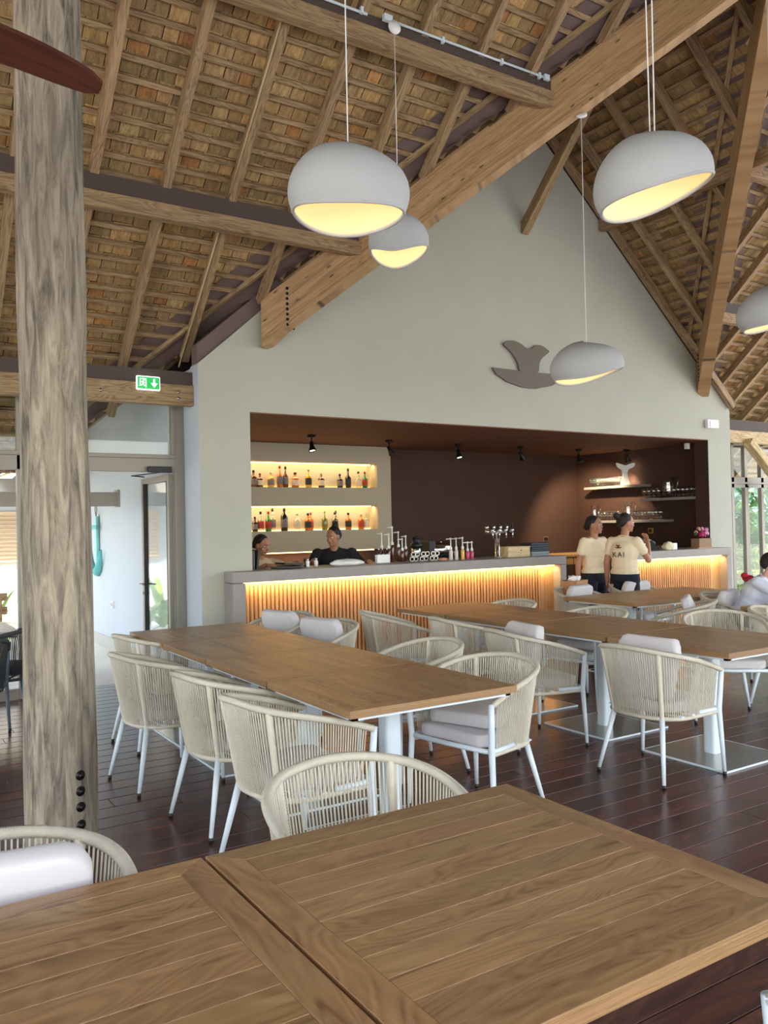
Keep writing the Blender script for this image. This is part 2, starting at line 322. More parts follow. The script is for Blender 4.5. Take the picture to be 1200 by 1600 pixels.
# ---------------------------------------------------------------- timber roof
roof = bpy.data.objects.new('ceiling', None); COL.objects.link(roof); struct(roof)
roof['label'] = 'high timber roof of rafters, battens and wooden shingles over the hall'
up1 = Vector((0, MS, 1)).normalized()      # normal of main slope
def p1x(y):   # x range left and right of the cross gable at depth y
    if y > Y0+1.9: return []
    t = 7.72-y
    if y < 4.21: return [(-4.5, 15)]
    return [(-4.5, 3.45+t), (10.5-t, 15)]
YTOP, YEND = 2.7, 9.62
mb = MB(); row = .118*1.0; y = YTOP+.05-.118
while y < YEND:
    z = zp1(y)+.2
    for (a, b) in p1x(y+.06):
        x = a - random.uniform(0, .1)
        while x < b:
            wd = random.uniform(.12, .185)
            if x > 13.6 or x < -3.6: wd = .4
            tl = random.uniform(-.006, .006); xe = min(x+wd-.006, b+.02)
            if xe > x+.01:
                sd = random.uniform(0, 40); z1 = zp1(y+row+.02)+.2+.02; z0 = z-.004
                g = [(0, x, sd), (0, xe, sd), (.14, xe, sd), (.14, x, sd)]
                mb.faces([(x, y, z0+tl), (xe, y, z0+tl*.3), (xe, y+row+.015, z1+tl*.3), (x, y+row+.015, z1+tl)], [(0, 1, 2, 3)], g)
            x += wd
    y += row
mb.obj('shingle_lining', M['shingle'], roof)
mb = MB()      # opaque underlay above the shingles
for (a, b, c, d) in ():
    pass
def slab(mb, pts, t=.05): mb.prism(pts, (0, 0, t))
o1 = .27
slab(mb, [(-4.5, YTOP, zp1(YTOP)+o1), (15, YTOP, zp1(YTOP)+o1), (15, 4.21, zp1(4.21)+o1), (-4.5, 4.21, zp1(4.21)+o1)])
slab(mb, [(-4.5, 4.21, zp1(4.21)+o1), (XM, 4.21, zp1(4.21)+o1), (XC-1.24, 9.62, zp1(9.62)+o1), (-4.5, 9.62, zp1(9.62)+o1)])
slab(mb, [(XM, 4.21, zp1(4.21)+o1), (15, 4.21, zp1(4.21)+o1), (15, 9.62, zp1(9.62)+o1), (XR+1.24, 9.62, zp1(9.62)+o1)])
slab(mb, [(XM, 4.21, ZR+o1), (XM, 13, ZR+o1), (XC-1.24, 13, zp2(XR+1.24)+o1), (XC-1.24, 9.62, zp2(XR+1.24)+o1)])
slab(mb, [(XM, 4.21, ZR+o1), (XR+1.24, 9.62, zp2(XR+1.24)+o1), (XR+1.24, 13, zp2(XR+1.24)+o1), (XM, 13, ZR+o1)])
slab(mb, [(-4.5, YTOP, zp1(YTOP)+o1), (15, YTOP, zp1(YTOP)+o1), (15, -2.8, zp1(YTOP)+o1-MS*5.5), (-4.5, -2.8, zp1(YTOP)+o1-MS*5.5)])  # unseen rear half of the roof, added to cut sky light indoors
mb.obj('roof_deck', flat('shadow_board', rgb(40, 32, 28), .9), roof)
# battens main slope
def r1(a, b, hgt, wd, off, mbx, y):
    n = up1; c = Vector(((a+b)/2, y, zp1(y)+off)); yv = Vector((0, 1, -MS)).normalized()
    R = Matrix((Vector((1, 0, 0)), yv, n)).transposed(); mbx.box(c, (b-a, wd, hgt), R, along=0)
y = YTOP+.05
while y < YEND:
    for (a, b) in p1x(y):
        if b < 12 and a < 0: b -= .28
        elif a > 0: a += .28
        m_ = MB(); x = a
        while x < b: l = min(random.uniform(2, 3.5), b-x); r1(x, x+l, .03, .042, .155, m_, y); x += l
        m_.obj('batten', M['rafter'], roof)
    y += .118
# rafters main slope
for k in range(-8, 22):
    x = 1.04+.6*k
    if x < -3.5 or x > 14.5: continue
    spans = []
    if x < 3.45 - (YEND-7.72): spans = [(YTOP, YEND)]
    elif x <= XM: spans = [(YTOP, 7.72-(x-3.45)-.04)]
    elif x > 10.5+(YEND-7.72): spans = [(YTOP, YEND)]
    else: spans = [(YTOP, 7.72-(10.5-x)-.04)]
    for a, b in spans:
        if b-a < .3: continue
        m_ = MB(); yv = Vector((0, 1, -MS)).normalized(); R = Matrix((yv, Vector((-1, 0, 0)), up1)).transposed()
        c = Vector((x, (a+b)/2, zp1((a+b)/2)+.065)); m_.box(c, ((b-a)*math.sqrt(1+MS*MS), .07, .1), R, along=0); m_.obj('rafter', M['rafter'], roof)
# cross gable slopes (left one faces away, right one is seen)
mb = MB(); m0 = MB(); dx = .118
for side in (1, -1):
    x = XM+side*.02
    while abs(x-XM) < 5.4:
        z = zp2(x) if side > 0 else E0+MS*(x-XC)
        ys = 7.72-(10.5-x) if side > 0 else 7.72-(x-3.45)
        ye = 12.9; y = ys; q = (mb)
        while y < ye:
            wd = random.uniform(.12, .185) if y < 8 and side > 0 else .5
            sd = random.uniform(0, 40); x2 = x+side*(dx+.015); z2 = z-MS*(dx+.015)+.02
            q.faces([(x, y, z+.196), (x, y+wd-.004, z+.196), (x2, y+wd-.004, z2+.2), (x2, y, z2+.2)], [(0, 1, 2, 3)], [(0, y, sd), (0, y+wd, sd), (.14, y+wd, sd), (.14, y, sd)])
            y += wd
        if side > 0 and x < XR+.2:
            n = Vector((MS, 0, 1)).normalized(); xv = Vector((1, 0, -MS)).normalized(); R = Matrix((xv, Vector((0, 1, 0)), n)).transposed()
            b_ = MB(); yb = ys+.28; b_.box((x, (yb+W+.1)/2, z+.155), (.042, W+.1-yb, .03), R, along=1)
            if W+.1-yb > .1: b_.obj('batten', M['rafter'], roof)
        x += side*dx
mb.obj('shingle_lining', M['shingle'], roof)
for y in (7.66, 7.27, 6.66, 6.05, 5.44, 4.85):
    yl = 7.85 if y == 7.66 else y
    xe = 10.5-(W-y)-.05; xa = XM+.02
    a = Vector((xa, y, zp2(xa)+.065)); b = Vector((xe if y < 7.6 else XR, y, zp2(xe if y < 7.6 else XR)+.065)); m_ = MB(); m_.beam(a, b, .07, .1, up=(0, 1, 0) if 0 else (0, 0, 1)); m_.obj('rafter', M['rafter'], roof)
    xe = XC+.66+(W-y)+.05
    a = Vector((XM-.02, yl, ZR+.065)); b = Vector((xe, yl, E0+MS*(xe-XC)+.065))
    if y > 7.6: b = Vector((XC+.22, yl, E0+.065))
    m_ = MB(); m_.beam(a, b, .07, .1); m_.obj('rafter', M['rafter'], roof)
# valley flashings and edge battens
for sgn, x0 in ((1, 3.45), (-1, 10.5)):
    f = MB(); s0, s1 = -1.95, 3.5
    def vp(s, off, side, dz):   # point beside the valley line; side 0: main slope, 1: cross slope
        x, y = x0+sgn*s, 7.72-s
        return (x-sgn*off, y, zp1(y)+dz) if side == 0 else (x, y+off, zp1(y)+dz)
    for side in (0, 1):
        f.faces([vp(s0, 0, side, .185), vp(s1, 0, side, .185), vp(s1, .5, side, .185), vp(s0, .5, side, .185)], [(0, 1, 2, 3)], [(0, 0, 0)]*4)
    f.obj('valley_flashing', M['flash'], roof)
    for side in (0, 1):
        e_ = MB(); e_.beam(vp(s0, .3, side, .13), vp(s1-.2, .3, side, .13), .05, .04); e_.obj('edge_batten', M['rafter'], roof)
mb = MB(); mb.beam((XM, 4.3, ZR+.02), (XM, W, ZR+.02), .08, .16); mb.obj('ridge_board', M['rafter'], roof)
# ---------------------------------------------------------------- big beams
def valley(sgn, x0, s0, s1, label):
    d = Vector((sgn, -1, MS)); nrm = Vector((sgn, 1, 0)).normalized() if 0 else Vector((1, sgn, 0)).normalized()
    a = Vector((x0, W, zp1(W))); t = thing('valley_beam', label, 'beam', a)
    m_ = MB(); hw = .085; top, bot = .07, -.39
    P = lambda s, z: d*s+Vector((0, 0, z))
    # outline along the beam, vertical end cut with a rounded lower corner
    poly = [P(s0, top), P(s1, top), P(s1, bot), P(s0+.17, bot), P(s0+.06, bot-.035), P(s0, bot-.02)]
    m_2 = [p - nrm*hw for p in poly]; n = len(poly); vs = m_2+[p+nrm*hw*2 for p in m_2]
    g = [(v.dot(d.normalized()), v.z-v.dot(d)*.0-MS*(abs(v.y)), 3.3) for v in vs]
    g = [(v.dot(d.normalized()), v.dot(Vector((-sgn*MS, MS, 2)).normalized()), 3.3) for v in vs]
    m_.faces(vs, [tuple(range(n)), tuple(range(2*n-1, n-1, -1))]+[(i, n+i, n+(i+1) % n, (i+1) % n) for i in range(n)], g)
    m_.obj('glulam', M['glulam'], t, bevel=.004)
    bl = MB()
    for k in range(8):
        p = P(s0+.2, -.02-.052*k); 
        for q in (-1, 1): bl.cyl(p+nrm*q*(hw-.002), p+nrm*q*(hw+.012), .014, n=10)
    bl.obj('bolt', M['black_metal'], t)
    return t
vb = valley(1, 3.45, .03, 3.75, 'long glulam valley beam with a bolted end running up across the white gable wall')
valley(-1, 10.5, -.0, 3.75, 'steep valley beam on the right ending low against the gable wall')
def purlin(label, x0, x1, yf, wood_h, fas_h, zt, tk=.1, mat='rafter'):
    t = thing('purlin', label, 'beam', (x0, yf, 0))
    m_ = MB(); m_.b2(0, x1-x0, 0, tk, zt-fas_h-wood_h, zt-fas_h, seed=5); m_.obj('timber', M[mat], t, bevel=.005)
    m_ = MB(); m_.b2(0, x1-x0, .02, tk-.02, zt-fas_h, zt); m_.obj('fascia_board', M['fascia'], t)
    return t
Zm = zp1(6.9)
purlin('weathered middle purlin crossing behind the log column under the rafters', -4.4, 4.17, 6.88, .135, .15, zp1(6.89)-.0)
purlin('upper purlin carrying a white conduit and lamp canopy', -4.4, 5.52, 5.555, .15, .1, zp1(5.56))
purlin('purlin under the bright shingles right of the steep beam', 9.78, 14.9, 6.88, .135, .15, zp1(6.89))
purlin('upper right purlin beside the steep valley beam near the ceiling', 8.42, 14.9, 5.555, .15, .1, zp1(5.56))
eb = thing('eave_beam', 'weathered eave beam with green exit sign ending at the wall corner', 'beam', (-4.4, 7.85, 0))
m_ = MB(); m_.b2(0, 4.4+XC-.003, 0, .1, 2.735, 2.935, seed=9); m_.obj('timber', M['rafter'], eb, bevel=.005)
m_ = MB(); m_.b2(0, 4.4+XC-.003, .03, .09, 2.935, 3.07); m_.obj('fascia_board', M['fascia'], eb)
m_ = MB()
for x, z in ((-.26, 2.86), (-.26, 2.80), (-1.0, 2.83)):
    m_.cyl((4.4+XC+x+.1, .003, z), (4.4+XC+x+.1, -.008, z), .016, n=12)
m_.obj('bolt', M['steel'], eb)
eb2 = thing('eave_beam', 'pale eave beam over the right hand windows', 'beam', (XR+.003, 7.9, 0))
m_ = MB(); m_.b2(0, 3.8, 0, .12, 2.70, 2.89, seed=4); m_.obj('timber', M['glulam_pale'], eb2, bevel=.005)
m_ = MB(); m_.b2(0, 3.8, .03, .1, 2.89, 3.06); m_.obj('fascia_board', M['fascia'], eb2)
m_ = MB(); m_.beam((11.75, 7.84, 2.72), (13.0, 7.84, 1.75), .11, .14, up=(0, 1, 0)); tag(m_.obj('brace', M['glulam_pale']), 'pale diagonal timber brace in front of the right window wall', 'brace')
m_ = MB(); m_.beam((8.43, W-.02, 5.50), (8.43, 4.7, 5.50), .09, .12); m_.beam((8.43, W-.02, 5.42), (8.43, 4.7, 5.42), .08, .04)
tag(m_.obj('purlin', M['rafter']), 'short dark purlin of the cross gable behind the right hand lamp', 'beam')
m_ = MB(); m_.beam((XM+.1, W+.02, 5.17), (XM+.02, 6.35, 6.42), .1, .13); tag(m_.obj('strut', M['rafter']), 'sloping timber strut rising from the gable wall to the ridge', 'brace')
# ---------------------------------------------------------------- log column
lc = thing('log_column', 'thick weathered grey log column standing on the deck', 'column', (.82, 4.292, 0))
m_ = MB(); pts = []; rr = []
for i in range(60):
    z = i*.1; pts.append((.0016*math.sin(z*1.7)-.012*z*.3, .004*math.sin(z*1.1)+.006*z, z)); rr.append(.167-.0028*z+.0025*math.sin(z*5.1)+.003*math.sin(z*2.3))
m_.tube(pts, rr, 40, seed=1); m_.obj('trunk', M['log'], lc)
a0 = math.atan2(-4.292, -.82)
for k, z in enumerate((.36, .285, .21, .125)):
    a = a0+.53; d = Vector((math.cos(a), math.sin(a), 0)); b_ = MB(); b_.cyl(d*.150+Vector((0, 0, z)), d*.169+Vector((0, 0, z)), .024, n=16); b_.cyl(d*.165+Vector((0, 0, z)), d*.18+Vector((0, 0, z)), .013, n=6); b_.obj('bolt', M['black_metal'], lc)
# ---------------------------------------------------------------- left glazed facade and open door
fr = bpy.data.objects.new('window_1', None); COL.objects.link(fr); struct(fr)
m_ = MB()
m_.b2(XC-.1, XC, YF, YF+.07, 0, 3.0)                     # jamb
m_.b2(-4.4, XC-.1, YF, YF+.07, 2.10, 2.235)            # header
m_.b2(-4.4, XC-.1, YF-.01, YF+.07, 2.235, 2.275)
m_.b2(XC-.135, XC-.1, YF-.01, YF+.06, 2.275, 3.0); m_.b2(-4.4, XC-.1, YF, YF+.07, 2.97, 3.06)
for x in (1.28, 1.21, -.2, -1.7): m_.b2(x, x+.06, YF, YF+.07, 0, 3.0)
m_.obj('window_frame', M['alu'], fr, bevel=.003)
m_ = MB(); m_.b2(-4.4, XC-.12, YF+.03, YF+.038, 2.275, 2.98); m_.obj('pane', M['glass'], fr)
dr = bpy.data.objects.new('door_1', None); COL.objects.link(dr); struct(dr); dr.location = (2.665, YF+.07, 0); dr.rotation_euler = (0, 0, math.radians(92.4))
m_ = MB(); dw, dh = .84, 2.08
for a in ((0, .06, 0, dh), (dw-.06, dw, 0, dh), (.06, dw-.06, dh-.07, dh), (.06, dw-.06, 0, .09)): m_.b2(a[0], a[1], -.025, .025, a[2]+.01, a[3])
m_.obj('door_frame', M['alu'], dr, bevel=.003)
m_ = MB(); m_.b2(.055, .07, -.027, .027, .08, dh-.06); m_.b2(dw-.075, dw-.055, -.027, .027, .08, dh-.06); m_.obj('gasket', M['alu_dark'], dr)
m_ = MB(); m_.b2(.06, dw-.06, -.004, .004, .09, dh-.07); m_.obj('pane', M['glass'], dr)
m_ = MB()
for s in (-1, 1): m_.cyl((dw-.035, s*.025, .93), (dw-.035, s*.07, .93), .011, n=10); m_.cyl((dw-.035, s*.065, .93), (dw-.16, s*.065, .93), .009, n=10); m_.cyl((dw-.035, s*.02, .83), (dw-.035, s*.04, .83), .013, n=10)
m_.obj('door_handle', M['steel'], dr)
cl = thing('door_closer', 'black door closer with folding arm at the top of the glass door', 'door closer', (2.5, YF-.045, 2.12))
m_ = MB(); m_.b2(-.1, .14, -.02, .03, -.03, .03); m_.obj('body', M['black'], cl, bevel=.006)
m_ = MB(); m_.beam((.09, 0, -.02), (-.18, .28, -.05), .022, .01); m_.beam((-.18, .28, -.05), (-.02, .42, -.05), .022, .01); m_.obj('arm', M['black_metal'], cl)
# right window wall
fr = bpy.data.objects.new('window_2', None); COL.objects.link(fr); struct(fr)
m_ = MB()
m_.b2(XR, 15, YF, YF+.07, 2.01, 2.18); m_.b2(XR, 15, YF-.02, YF+.07, 2.07, 2.1)
for x in (11.79, 12.14, 12.58, 13.6, 14.6): m_.b2(x, x+.07, YF, YF+.07, 0, 2.8)
m_.b2(12.2, 12.24, YF, YF+.07, 0, 2.05); m_.b2(XR, 15, YF, YF+.07, 2.70, 2.76); m_.b2(XR, 15, YF, YF+.07, 0, .06)
m_.obj('window_frame', M['alu'], fr, bevel=.003)
m_ = MB(); m_.b2(XR, 15, YF+.03, YF+.036, .06, 2.7); m_.obj('pane', M['glass'], fr)
# ================================================================== BAR
def bar_counter(label, x0, x1, notch_left):
    t = thing('bar_counter', label, 'bar counter', (x0, 7.49, 0)); L = x1-x0
    m_ = MB()
    if notch_left:
        m_.prism([(0, 0, 0), (L, 0, 0), (L, .62, 0), (OX0+.02-x0, .62, 0), (OX0+.02-x0, W-7.49-.004, 0), (0, W-7.49-.004, 0)], (0, 0, .105))
    else:
        m_.prism([(0, 0, 0), (L, 0, 0), (L, W-7.49-.004, 0), (OX1-.02-x0, W-7.49-.004, 0), (OX1-.02-x0, .62, 0), (0, .62, 0)], (0, 0, .105))
    o = m_.obj('countertop', M['bar_stone'], t, bevel=.003); o.location.z = .99
    m_ = MB(); m_.b2(0, .13, 0, W-7.494, 0, .985); m_.obj('side_panel', M['bar_stone'], t, bevel=.003); m_ = MB(); m_.b2(L-.1, L, 0, .2, 0, .985); m_.obj('side_panel', M['bar_stone'], t, bevel=.003)
    m_ = MB(); m_.b2(.13, L-.1, .14, .2, 0, .985, seed=2, along=0)
    m_.b2(L-.32, L-.1, .13, .14, 0, .95, along=2)
    m_.obj('back_board', M['slat'], t)
    m_ = MB(); x = .15
    while x < L-.34: m_.tube([(x, .125, 0), (x, .125, .95)], .017, 6, caps=False); x += .0455
    m_.obj('slat_cladding', M['slat'], t)
    m_ = MB(); m_.b2(.14, L-.12, .085, .1, .972, .984); m_.obj('led_strip', M['led'], t)
    for k in range(3):
        light('led_light', 'AREA', (.14+(L-.26)*(k+.5)/3, .07, .968), 5*(L/4.4), (1, .68, .30), t, (L-.26)/3, .02, rot=(math.radians(18), 0, 0))
    m_ = MB(); m_.b2(.14 if not notch_left else OX0+.03-x0, L-.02, .2, .22, 0, .985); m_.obj('inner_panel', M['fascia'], t)
    return t
bar_counter('long bar counter clad in lit wooden slats at the left', 3.017, 7.43, True)
bar_counter('shorter lit slatted counter behind the two standing women', 8.55, 10.76, False)
# lit bottle wall
pn = thing('bottle_wall', 'beige bar back panel with two lit bottle niches', 'display shelf', (3.11, 10.4, 0))
PX1 = 3.62; m_ = MB()
z0, z1 = 1.17, OZ-.004; NL = .15; NR = 6.49-3.11
def pbox(a, b, c, d): m_.b2(a, b, 0, .27, c, d)
pbox(0, PX1, 2.435, z1); pbox(NL, NR, 1.815, 2.075); pbox(0, PX1, z0, 1.465); pbox(NR, PX1, 1.465, 2.435); pbox(0, NL, 1.465, 2.435)
m_.b2(NL, NR, .25, .27, 1.465, 2.435)
m_.obj('panel', M['panel_beige'], pn)
for zb, zt in ((1.815+.26, 2.435), (1.465, 1.815)):
    m_ = MB(); m_.b2(NL, NR, .2, .235, zt-.012, zt-.001); m_.obj('led_strip', M['led_soft'], pn)
    m_ = MB(); m_.b2(NL, NR, .235, .249, zb+.001, zb+.012); m_.obj('led_strip', M['led_soft'], pn)
    light('niche_light', 'AREA', ((NL+NR)/2, .12, zt-.015), 7, (1, .74, .4), pn, NR-NL, .05)
m_ = MB(); m_.b2(0, PX1-.3, .03, .05, z0-.015, z0-.003); m_.obj('led_strip', M['led_soft'], pn)
light('under_light', 'AREA', (1.7, .15, z0-.02), 6, (1, .74, .42), pn, 3.0, .04)
bc = thing('back_counter', 'brown back counter with dark cupboard doors behind the bar', 'counter', (3.11, 9.95, 0))
m_ = MB(); m_.b2(0, 7.75, 0, .7, .93, .97); m_.obj('countertop', flat('ochre_laminate', rgb(168, 134, 84), .5), bc, bevel=.003)
m_ = MB(); m_.b2(0, 7.75, .03, .7, .1, .93); m_.obj('carcass', M['plaster_brown'], bc)
for k in range(10):
    m_ = MB(); m_.b2(.02+k*.77, .77+k*.77, .008, .028, .8, .925); m_.obj('drawer', flat('ochre_drawer', rgb(168, 134, 84), .5) if k == 0 else bpy.data.materials['ochre_drawer'], bc, bevel=.002)
    m_ = MB(); m_.b2(.02+k*.77, .77+k*.77, .008, .028, .12, .79); m_.obj('door', M['plaster_brown'], bc, bevel=.002)
# bottles
def bottle(name, label, x, zb, h, r, glass, lab=None, cap=None, shape='round', y=10.53, lz=(.15, .5), liquid=None):
    t = thing(name, label, 'bottle', (x, y, zb), 0, 'bottles on the lit shelves')
    nk = {'round': .62, 'squat': .55, 'tall': .5, 'wine': .58}[shape]
    pr = [(r*.9, 0), (r, .006), (r, h*nk), (r*.9, h*(nk+.05)), (r*.5, h*(nk+.13)), (r*.32, h*(nk+.18)), (r*.3, h*.93)]
    m_ = MB(); m_.lathe(pr, 14); m_.obj('glass_body', glass, t)
    m_ = MB(); m_.lathe([(r*.36, h*.86), (r*.38, h*.98), (r*.3, h), (0, h)], 10); m_.obj('cap', cap or M['black'], t)
    if lab:
        m_ = MB(); m_.lathe([(r*1.01, h*lz[0]), (r*1.02, h*lz[0]+.001), (r*1.02, h*lz[1]), (r*1.01, h*lz[1]+.001)], 14); m_.obj('label_band', lab, t)
    return t
amber = flat('amber_spirit', rgb(196, 104, 34), .1, spec=.8); gold = flat('golden_spirit', rgb(216, 160, 60), .1, spec=.8); dark = flat('dark_glass', rgb(28, 22, 20), .1, spec=.8)
brown = flat('brown_glass', rgb(92, 44, 26), .1, spec=.8); green = flat('green_glass', rgb(18, 120, 52), .1, spec=.8); clear = M['clear_bottle']; olive = flat('olive_glass', rgb(108, 116, 44), .1, spec=.8)
lb_w = flat('paper_label', rgb(222, 208, 186), .7); lb_b = flat('black_label', rgb(36, 34, 40), .6); lb_r = flat('red_label', rgb(170, 50, 36), .6); lb_g = flat('grey_label', rgb(120, 112, 110), .6); cap_r = flat('red_cap', rgb(150, 40, 30), .4); cap_w = flat('pale_cork', rgb(196, 176, 140), .6)
ZT, ZL = 2.075, 1.465
import itertools
def pxx(px):   # shelf position from the horizontal position measured on the photograph
    a = (px-600)/FPX; d = Fv + Rv*a; return d.x/d.y*10.53
top = [(397, .23, .038, brown, lb_g, None, 'squat', 'brown bottle with grey label at the left end of the upper lit shelf'),
       (407, .19, .034, brown, lb_w, cap_r, 'squat', 'small brown bottle second from the left end on the upper shelf'),
       (424, .21, .037, gold, lb_g, cap_w, 'squat', 'short golden bottle third from the left on the upper shelf'),
       (438, .30, .033, amber, lb_g, cap_r, 'tall', 'tall orange amber bottle with red cap on the upper shelf'),
       (447, .29, .031, brown, lb_g, None, 'tall', 'tall slim brown bottle right of the orange one on the upper shelf'),
       (462, .21, .045, amber, lb_w, None, 'squat', 'broad shouldered amber bottle near the middle left of the upper shelf'),
       (483, .26, .036, gold, lb_b, cap_w, 'squat', 'golden bottle with large black label on the upper shelf'),
       (503, .21, .038, brown, lb_w, cap_w, 'squat', 'reddish brown bottle with pale label mid upper shelf'),
       (532, .2, .034, dark, lb_g, None, 'squat', 'small dark bottle left of the tall black one on the upper shelf'),
       (545, .28, .033, dark, lb_b, None, 'tall', 'tall black bottle on the right half of the upper shelf'),
       (561, .24, .032, clear, lb_w, None, 'tall', 'clear bottle with white label beside the green one on the upper shelf'),
       (571, .24, .032, green, lb_r, cap_r, 'tall', 'green bottle with red cap at the right end of the upper shelf')]
low = [(398, .2, .032, dark, lb_g, None, 'squat', 'dark bottle at the left end of the lower lit shelf'),
       (407, .27, .033, clear, lb_r, None, 'tall', 'clear bottle with red label second on the lower shelf'),
       (419, .27, .035, green, lb_r, cap_r, 'tall', 'green bottle with red cap and red label on the lower shelf'),
       (428, .31, .034, clear, lb_g, None, 'tall', 'clear tall bottle with green grey label behind the green one'),
       (443, .31, .039, dark, lb_g, None, 'round', 'big black wine like bottle with grey label on the lower shelf'),
       (450, .33, .026, clear, None, cap_w, 'tall', 'thin pale tall bottle right of the big black one'),
       (464, .24, .041, clear, lb_w, cap_w, 'squat', 'round clear bottle with pale label on the lower shelf'),
       (481, .24, .039, amber, lb_b, None, 'squat', 'amber bottle with black label in the middle of the lower shelf'),
       (488, .25, .03, amber, lb_r, cap_r, 'squat', 'orange bottle with red cap half behind the black labelled one'),
       (507, .28, .034, olive, None, cap_w, 'tall', 'olive green bottle left of the bartender head on the lower shelf'),
       (523, .25, .034, clear, lb_b, None, 'squat', 'clear bottle with black label right above the bartender head'),
       (527, .27, .03, dark, lb_g, None, 'tall', 'dark bottle squeezed behind the clear black labelled bottle'),
       (544, .24, .036, amber, lb_b, None, 'squat', 'amber bottle with round black label right of the bartender head'),
       (564, .23, .036, amber, lb_r, cap_w, 'squat', 'orange brown bottle near the right end of the lower shelf'),
       (572, .23, .03, clear, lb_w, cap_w, 'squat', 'small clear bottle at the right end of the lower shelf')]
for zb, rowl in ((ZT, top), (ZL, low)):
    for i, (px, h, r, g, l, c, s, lab) in enumerate(rowl):
        bottle('bottle', lab, pxx(px), zb+.001, h*1.03, r*1.28, g, l, c, s, y=10.53+(.05 if px in (428, 450, 488, 527) else 0)-(.02 if px == 443 else 0))
# ceiling spotlights over the bar
for k, (px_, x, y, lab) in enumerate([(487, 4.88, 9.39, 'black ceiling spotlight in front of the lit bottle niches'), (611, 6.16, 9.55, 'black ceiling spotlight at the right edge of the beige panel'),
        (717, 7.44, 9.65, 'black ceiling spotlight over the middle of the brown back wall'), (814, 8.63, 9.62, 'unlit looking black spotlight turned right over the tap'),
        (905, 9.88, 9.62, 'black ceiling spotlight left of the glass shelves'), (981, 10.7, 9.35, 'dark ceiling spotlight above the white whale tail')]):
    t = thing('ceiling_spotlight', lab, 'spotlight', (x, y, OZ))
    m_ = MB(); m_.lathe([(.055, -.002), (.055, -.03), (0, -.032)], 14); m_.obj('ceiling_mount', M['black_metal'], t)
    m_ = MB(); m_.cyl((0, 0, -.03), (0, 0, -.1), .009, n=8); m_.obj('arm', M['black_metal'], t)
    aim = {487: (0, -.25, -1), 611: (.4, -.1, -.8), 717: (0, -.3, -1), 814: (.55, .1, -.8), 905: (.15, -.2, -1), 981: (.5, .1, -1)}[px_]
    q = Vector(aim).normalized().to_track_quat('-Z', 'Y').to_matrix().to_4x4(); T = Matrix.Translation((0, 0, -.11)) @ q
    m_ = MB(); m_.lathe([(.0, .03), (.024, .028), (.028, -.03), (.05, -.09), (.05, -.1), (.044, -.1), (.04, -.085)], 16, T); m_.obj('head', M['black_metal'], t)
    m_ = MB(); m_.lathe([(.0, -.084), (.04, -.086)], 14, T); m_.obj('lens', M['spot_lens'], t)
    P0 = Vector((x, y, OZ))+T @ Vector((0, 0, -.11))
    en = {487: 4, 611: 3, 717: 3, 814: 3, 905: 120, 981: 40}[px_]
    tg = P0+Vector(aim) if px_ not in (905, 981) else (Vector((10.75, 10.1, 1.35)) if px_ == 905 else Vector((10.8, 9.5, 1.5)))
    l = light('spot_light', 'SPOT', T @ Vector((0, 0, -.12)), en, (1, .78, .5), t, .03, spot=1.9 if px_ == 905 else 1.2, blend=.6); l.rotation_euler = (tg-P0).to_track_quat('-Z', 'Y').to_euler()
# wall shelves with glassware on the right wall of the bar room
def wshelf(label, y0, y1, z):
    m_ = MB(); m_.b2(10.62, 10.9, y0, y1, z-.04, z); return tag(m_.obj('wall_shelf', M['bar_stone'], bevel=.002), label, 'shelf')
wshelf('upper wall shelf with stemmed glasses and the white whale tail', 9.03, 10.24, 2.1)
wshelf('right hand wall shelf with the large glass jug', 7.97, 9.05, 1.86)
wshelf('lowest wall shelf behind the heads of the two standing women', 8.6, 10.23, 1.52)
def glassproto(label, loc, grp, h=.16, r=.034):
    m_ = MB(); m_.lathe([(r*.85, 0), (.005, .008), (.004, h*.42), (r*.7, h*.5), (r, h*.7), (r*.85, h), (r*.8, h)], 12, opened=True)
    o = m_.obj('wine_glass', M['glassware']); o.location = loc; return tag(o, label, 'glass', grp)
def glasses(label, grp, y0, y1, z, n, rows=2, h=.16):
    pr = None
    for r in range(rows):
        for k in range(n):
            loc = (10.69+.085*r, y0+(y1-y0)*(k+.5*(r % 2))/max(n-1, 1), z)
            if pr is None: pr = glassproto(label, loc, grp, h)
            else: o = pr.copy(); COL.objects.link(o); o.location = loc
glasses('stemmed wine glass in the row on the upper wall shelf', 'glasses on the upper wall shelf', 9.52, 10.15, 2.101, 9)
glasses('small footed glass left of the jug on the right hand wall shelf', 'glasses left of the jug', 8.72, 9.0, 1.861, 4)
glasses('small footed glass right of the jug on the right hand wall shelf', 'glasses right of the jug', 8.02, 8.42, 1.861, 6)
glasses('wine glass lined up on the lowest wall shelf left of the pitcher', 'glasses on the lowest shelf left part', 9.55, 9.98, 1.521, 7)
glasses('wine glass lined up on the lowest wall shelf right of the pitcher', 'glasses on the lowest shelf right part', 8.7, 9.2, 1.521, 8)
def jug(label, loc, h, r):
    t = thing('glass_pitcher', label, 'pitcher', loc)
    m_ = MB(); m_.lathe([(0, .004), (r*.7, .004), (r*.8, .01), (r*.95, h*.4), (r*.72, h*.75), (r, h), (r*1.02, h-.002)], 18, opened=True); m_.obj('body', M['glassware'], t)
    m_ = MB(); m_.tube([(0, -r*.8, h*.9), (0, -r*1.5, h*1.05), (0, -r*1.9, h*.8), (0, -r*1.6, h*.45), (0, -r*.9, h*.3)], .008, 8); m_.obj('handle', M['glassware'], t)
jug('large clear glass jug on the right hand wall shelf', (10.75, 8.57, 1.861), .32, .1)
jug('clear glass pitcher at the left end of the lowest shelf', (10.72, 10.1, 1.521), .26, .075)
jug('clear glass pitcher in the middle of the lowest shelf', (10.72, 9.36, 1.521), .3, .085)
def poly_xy(pts): return pts
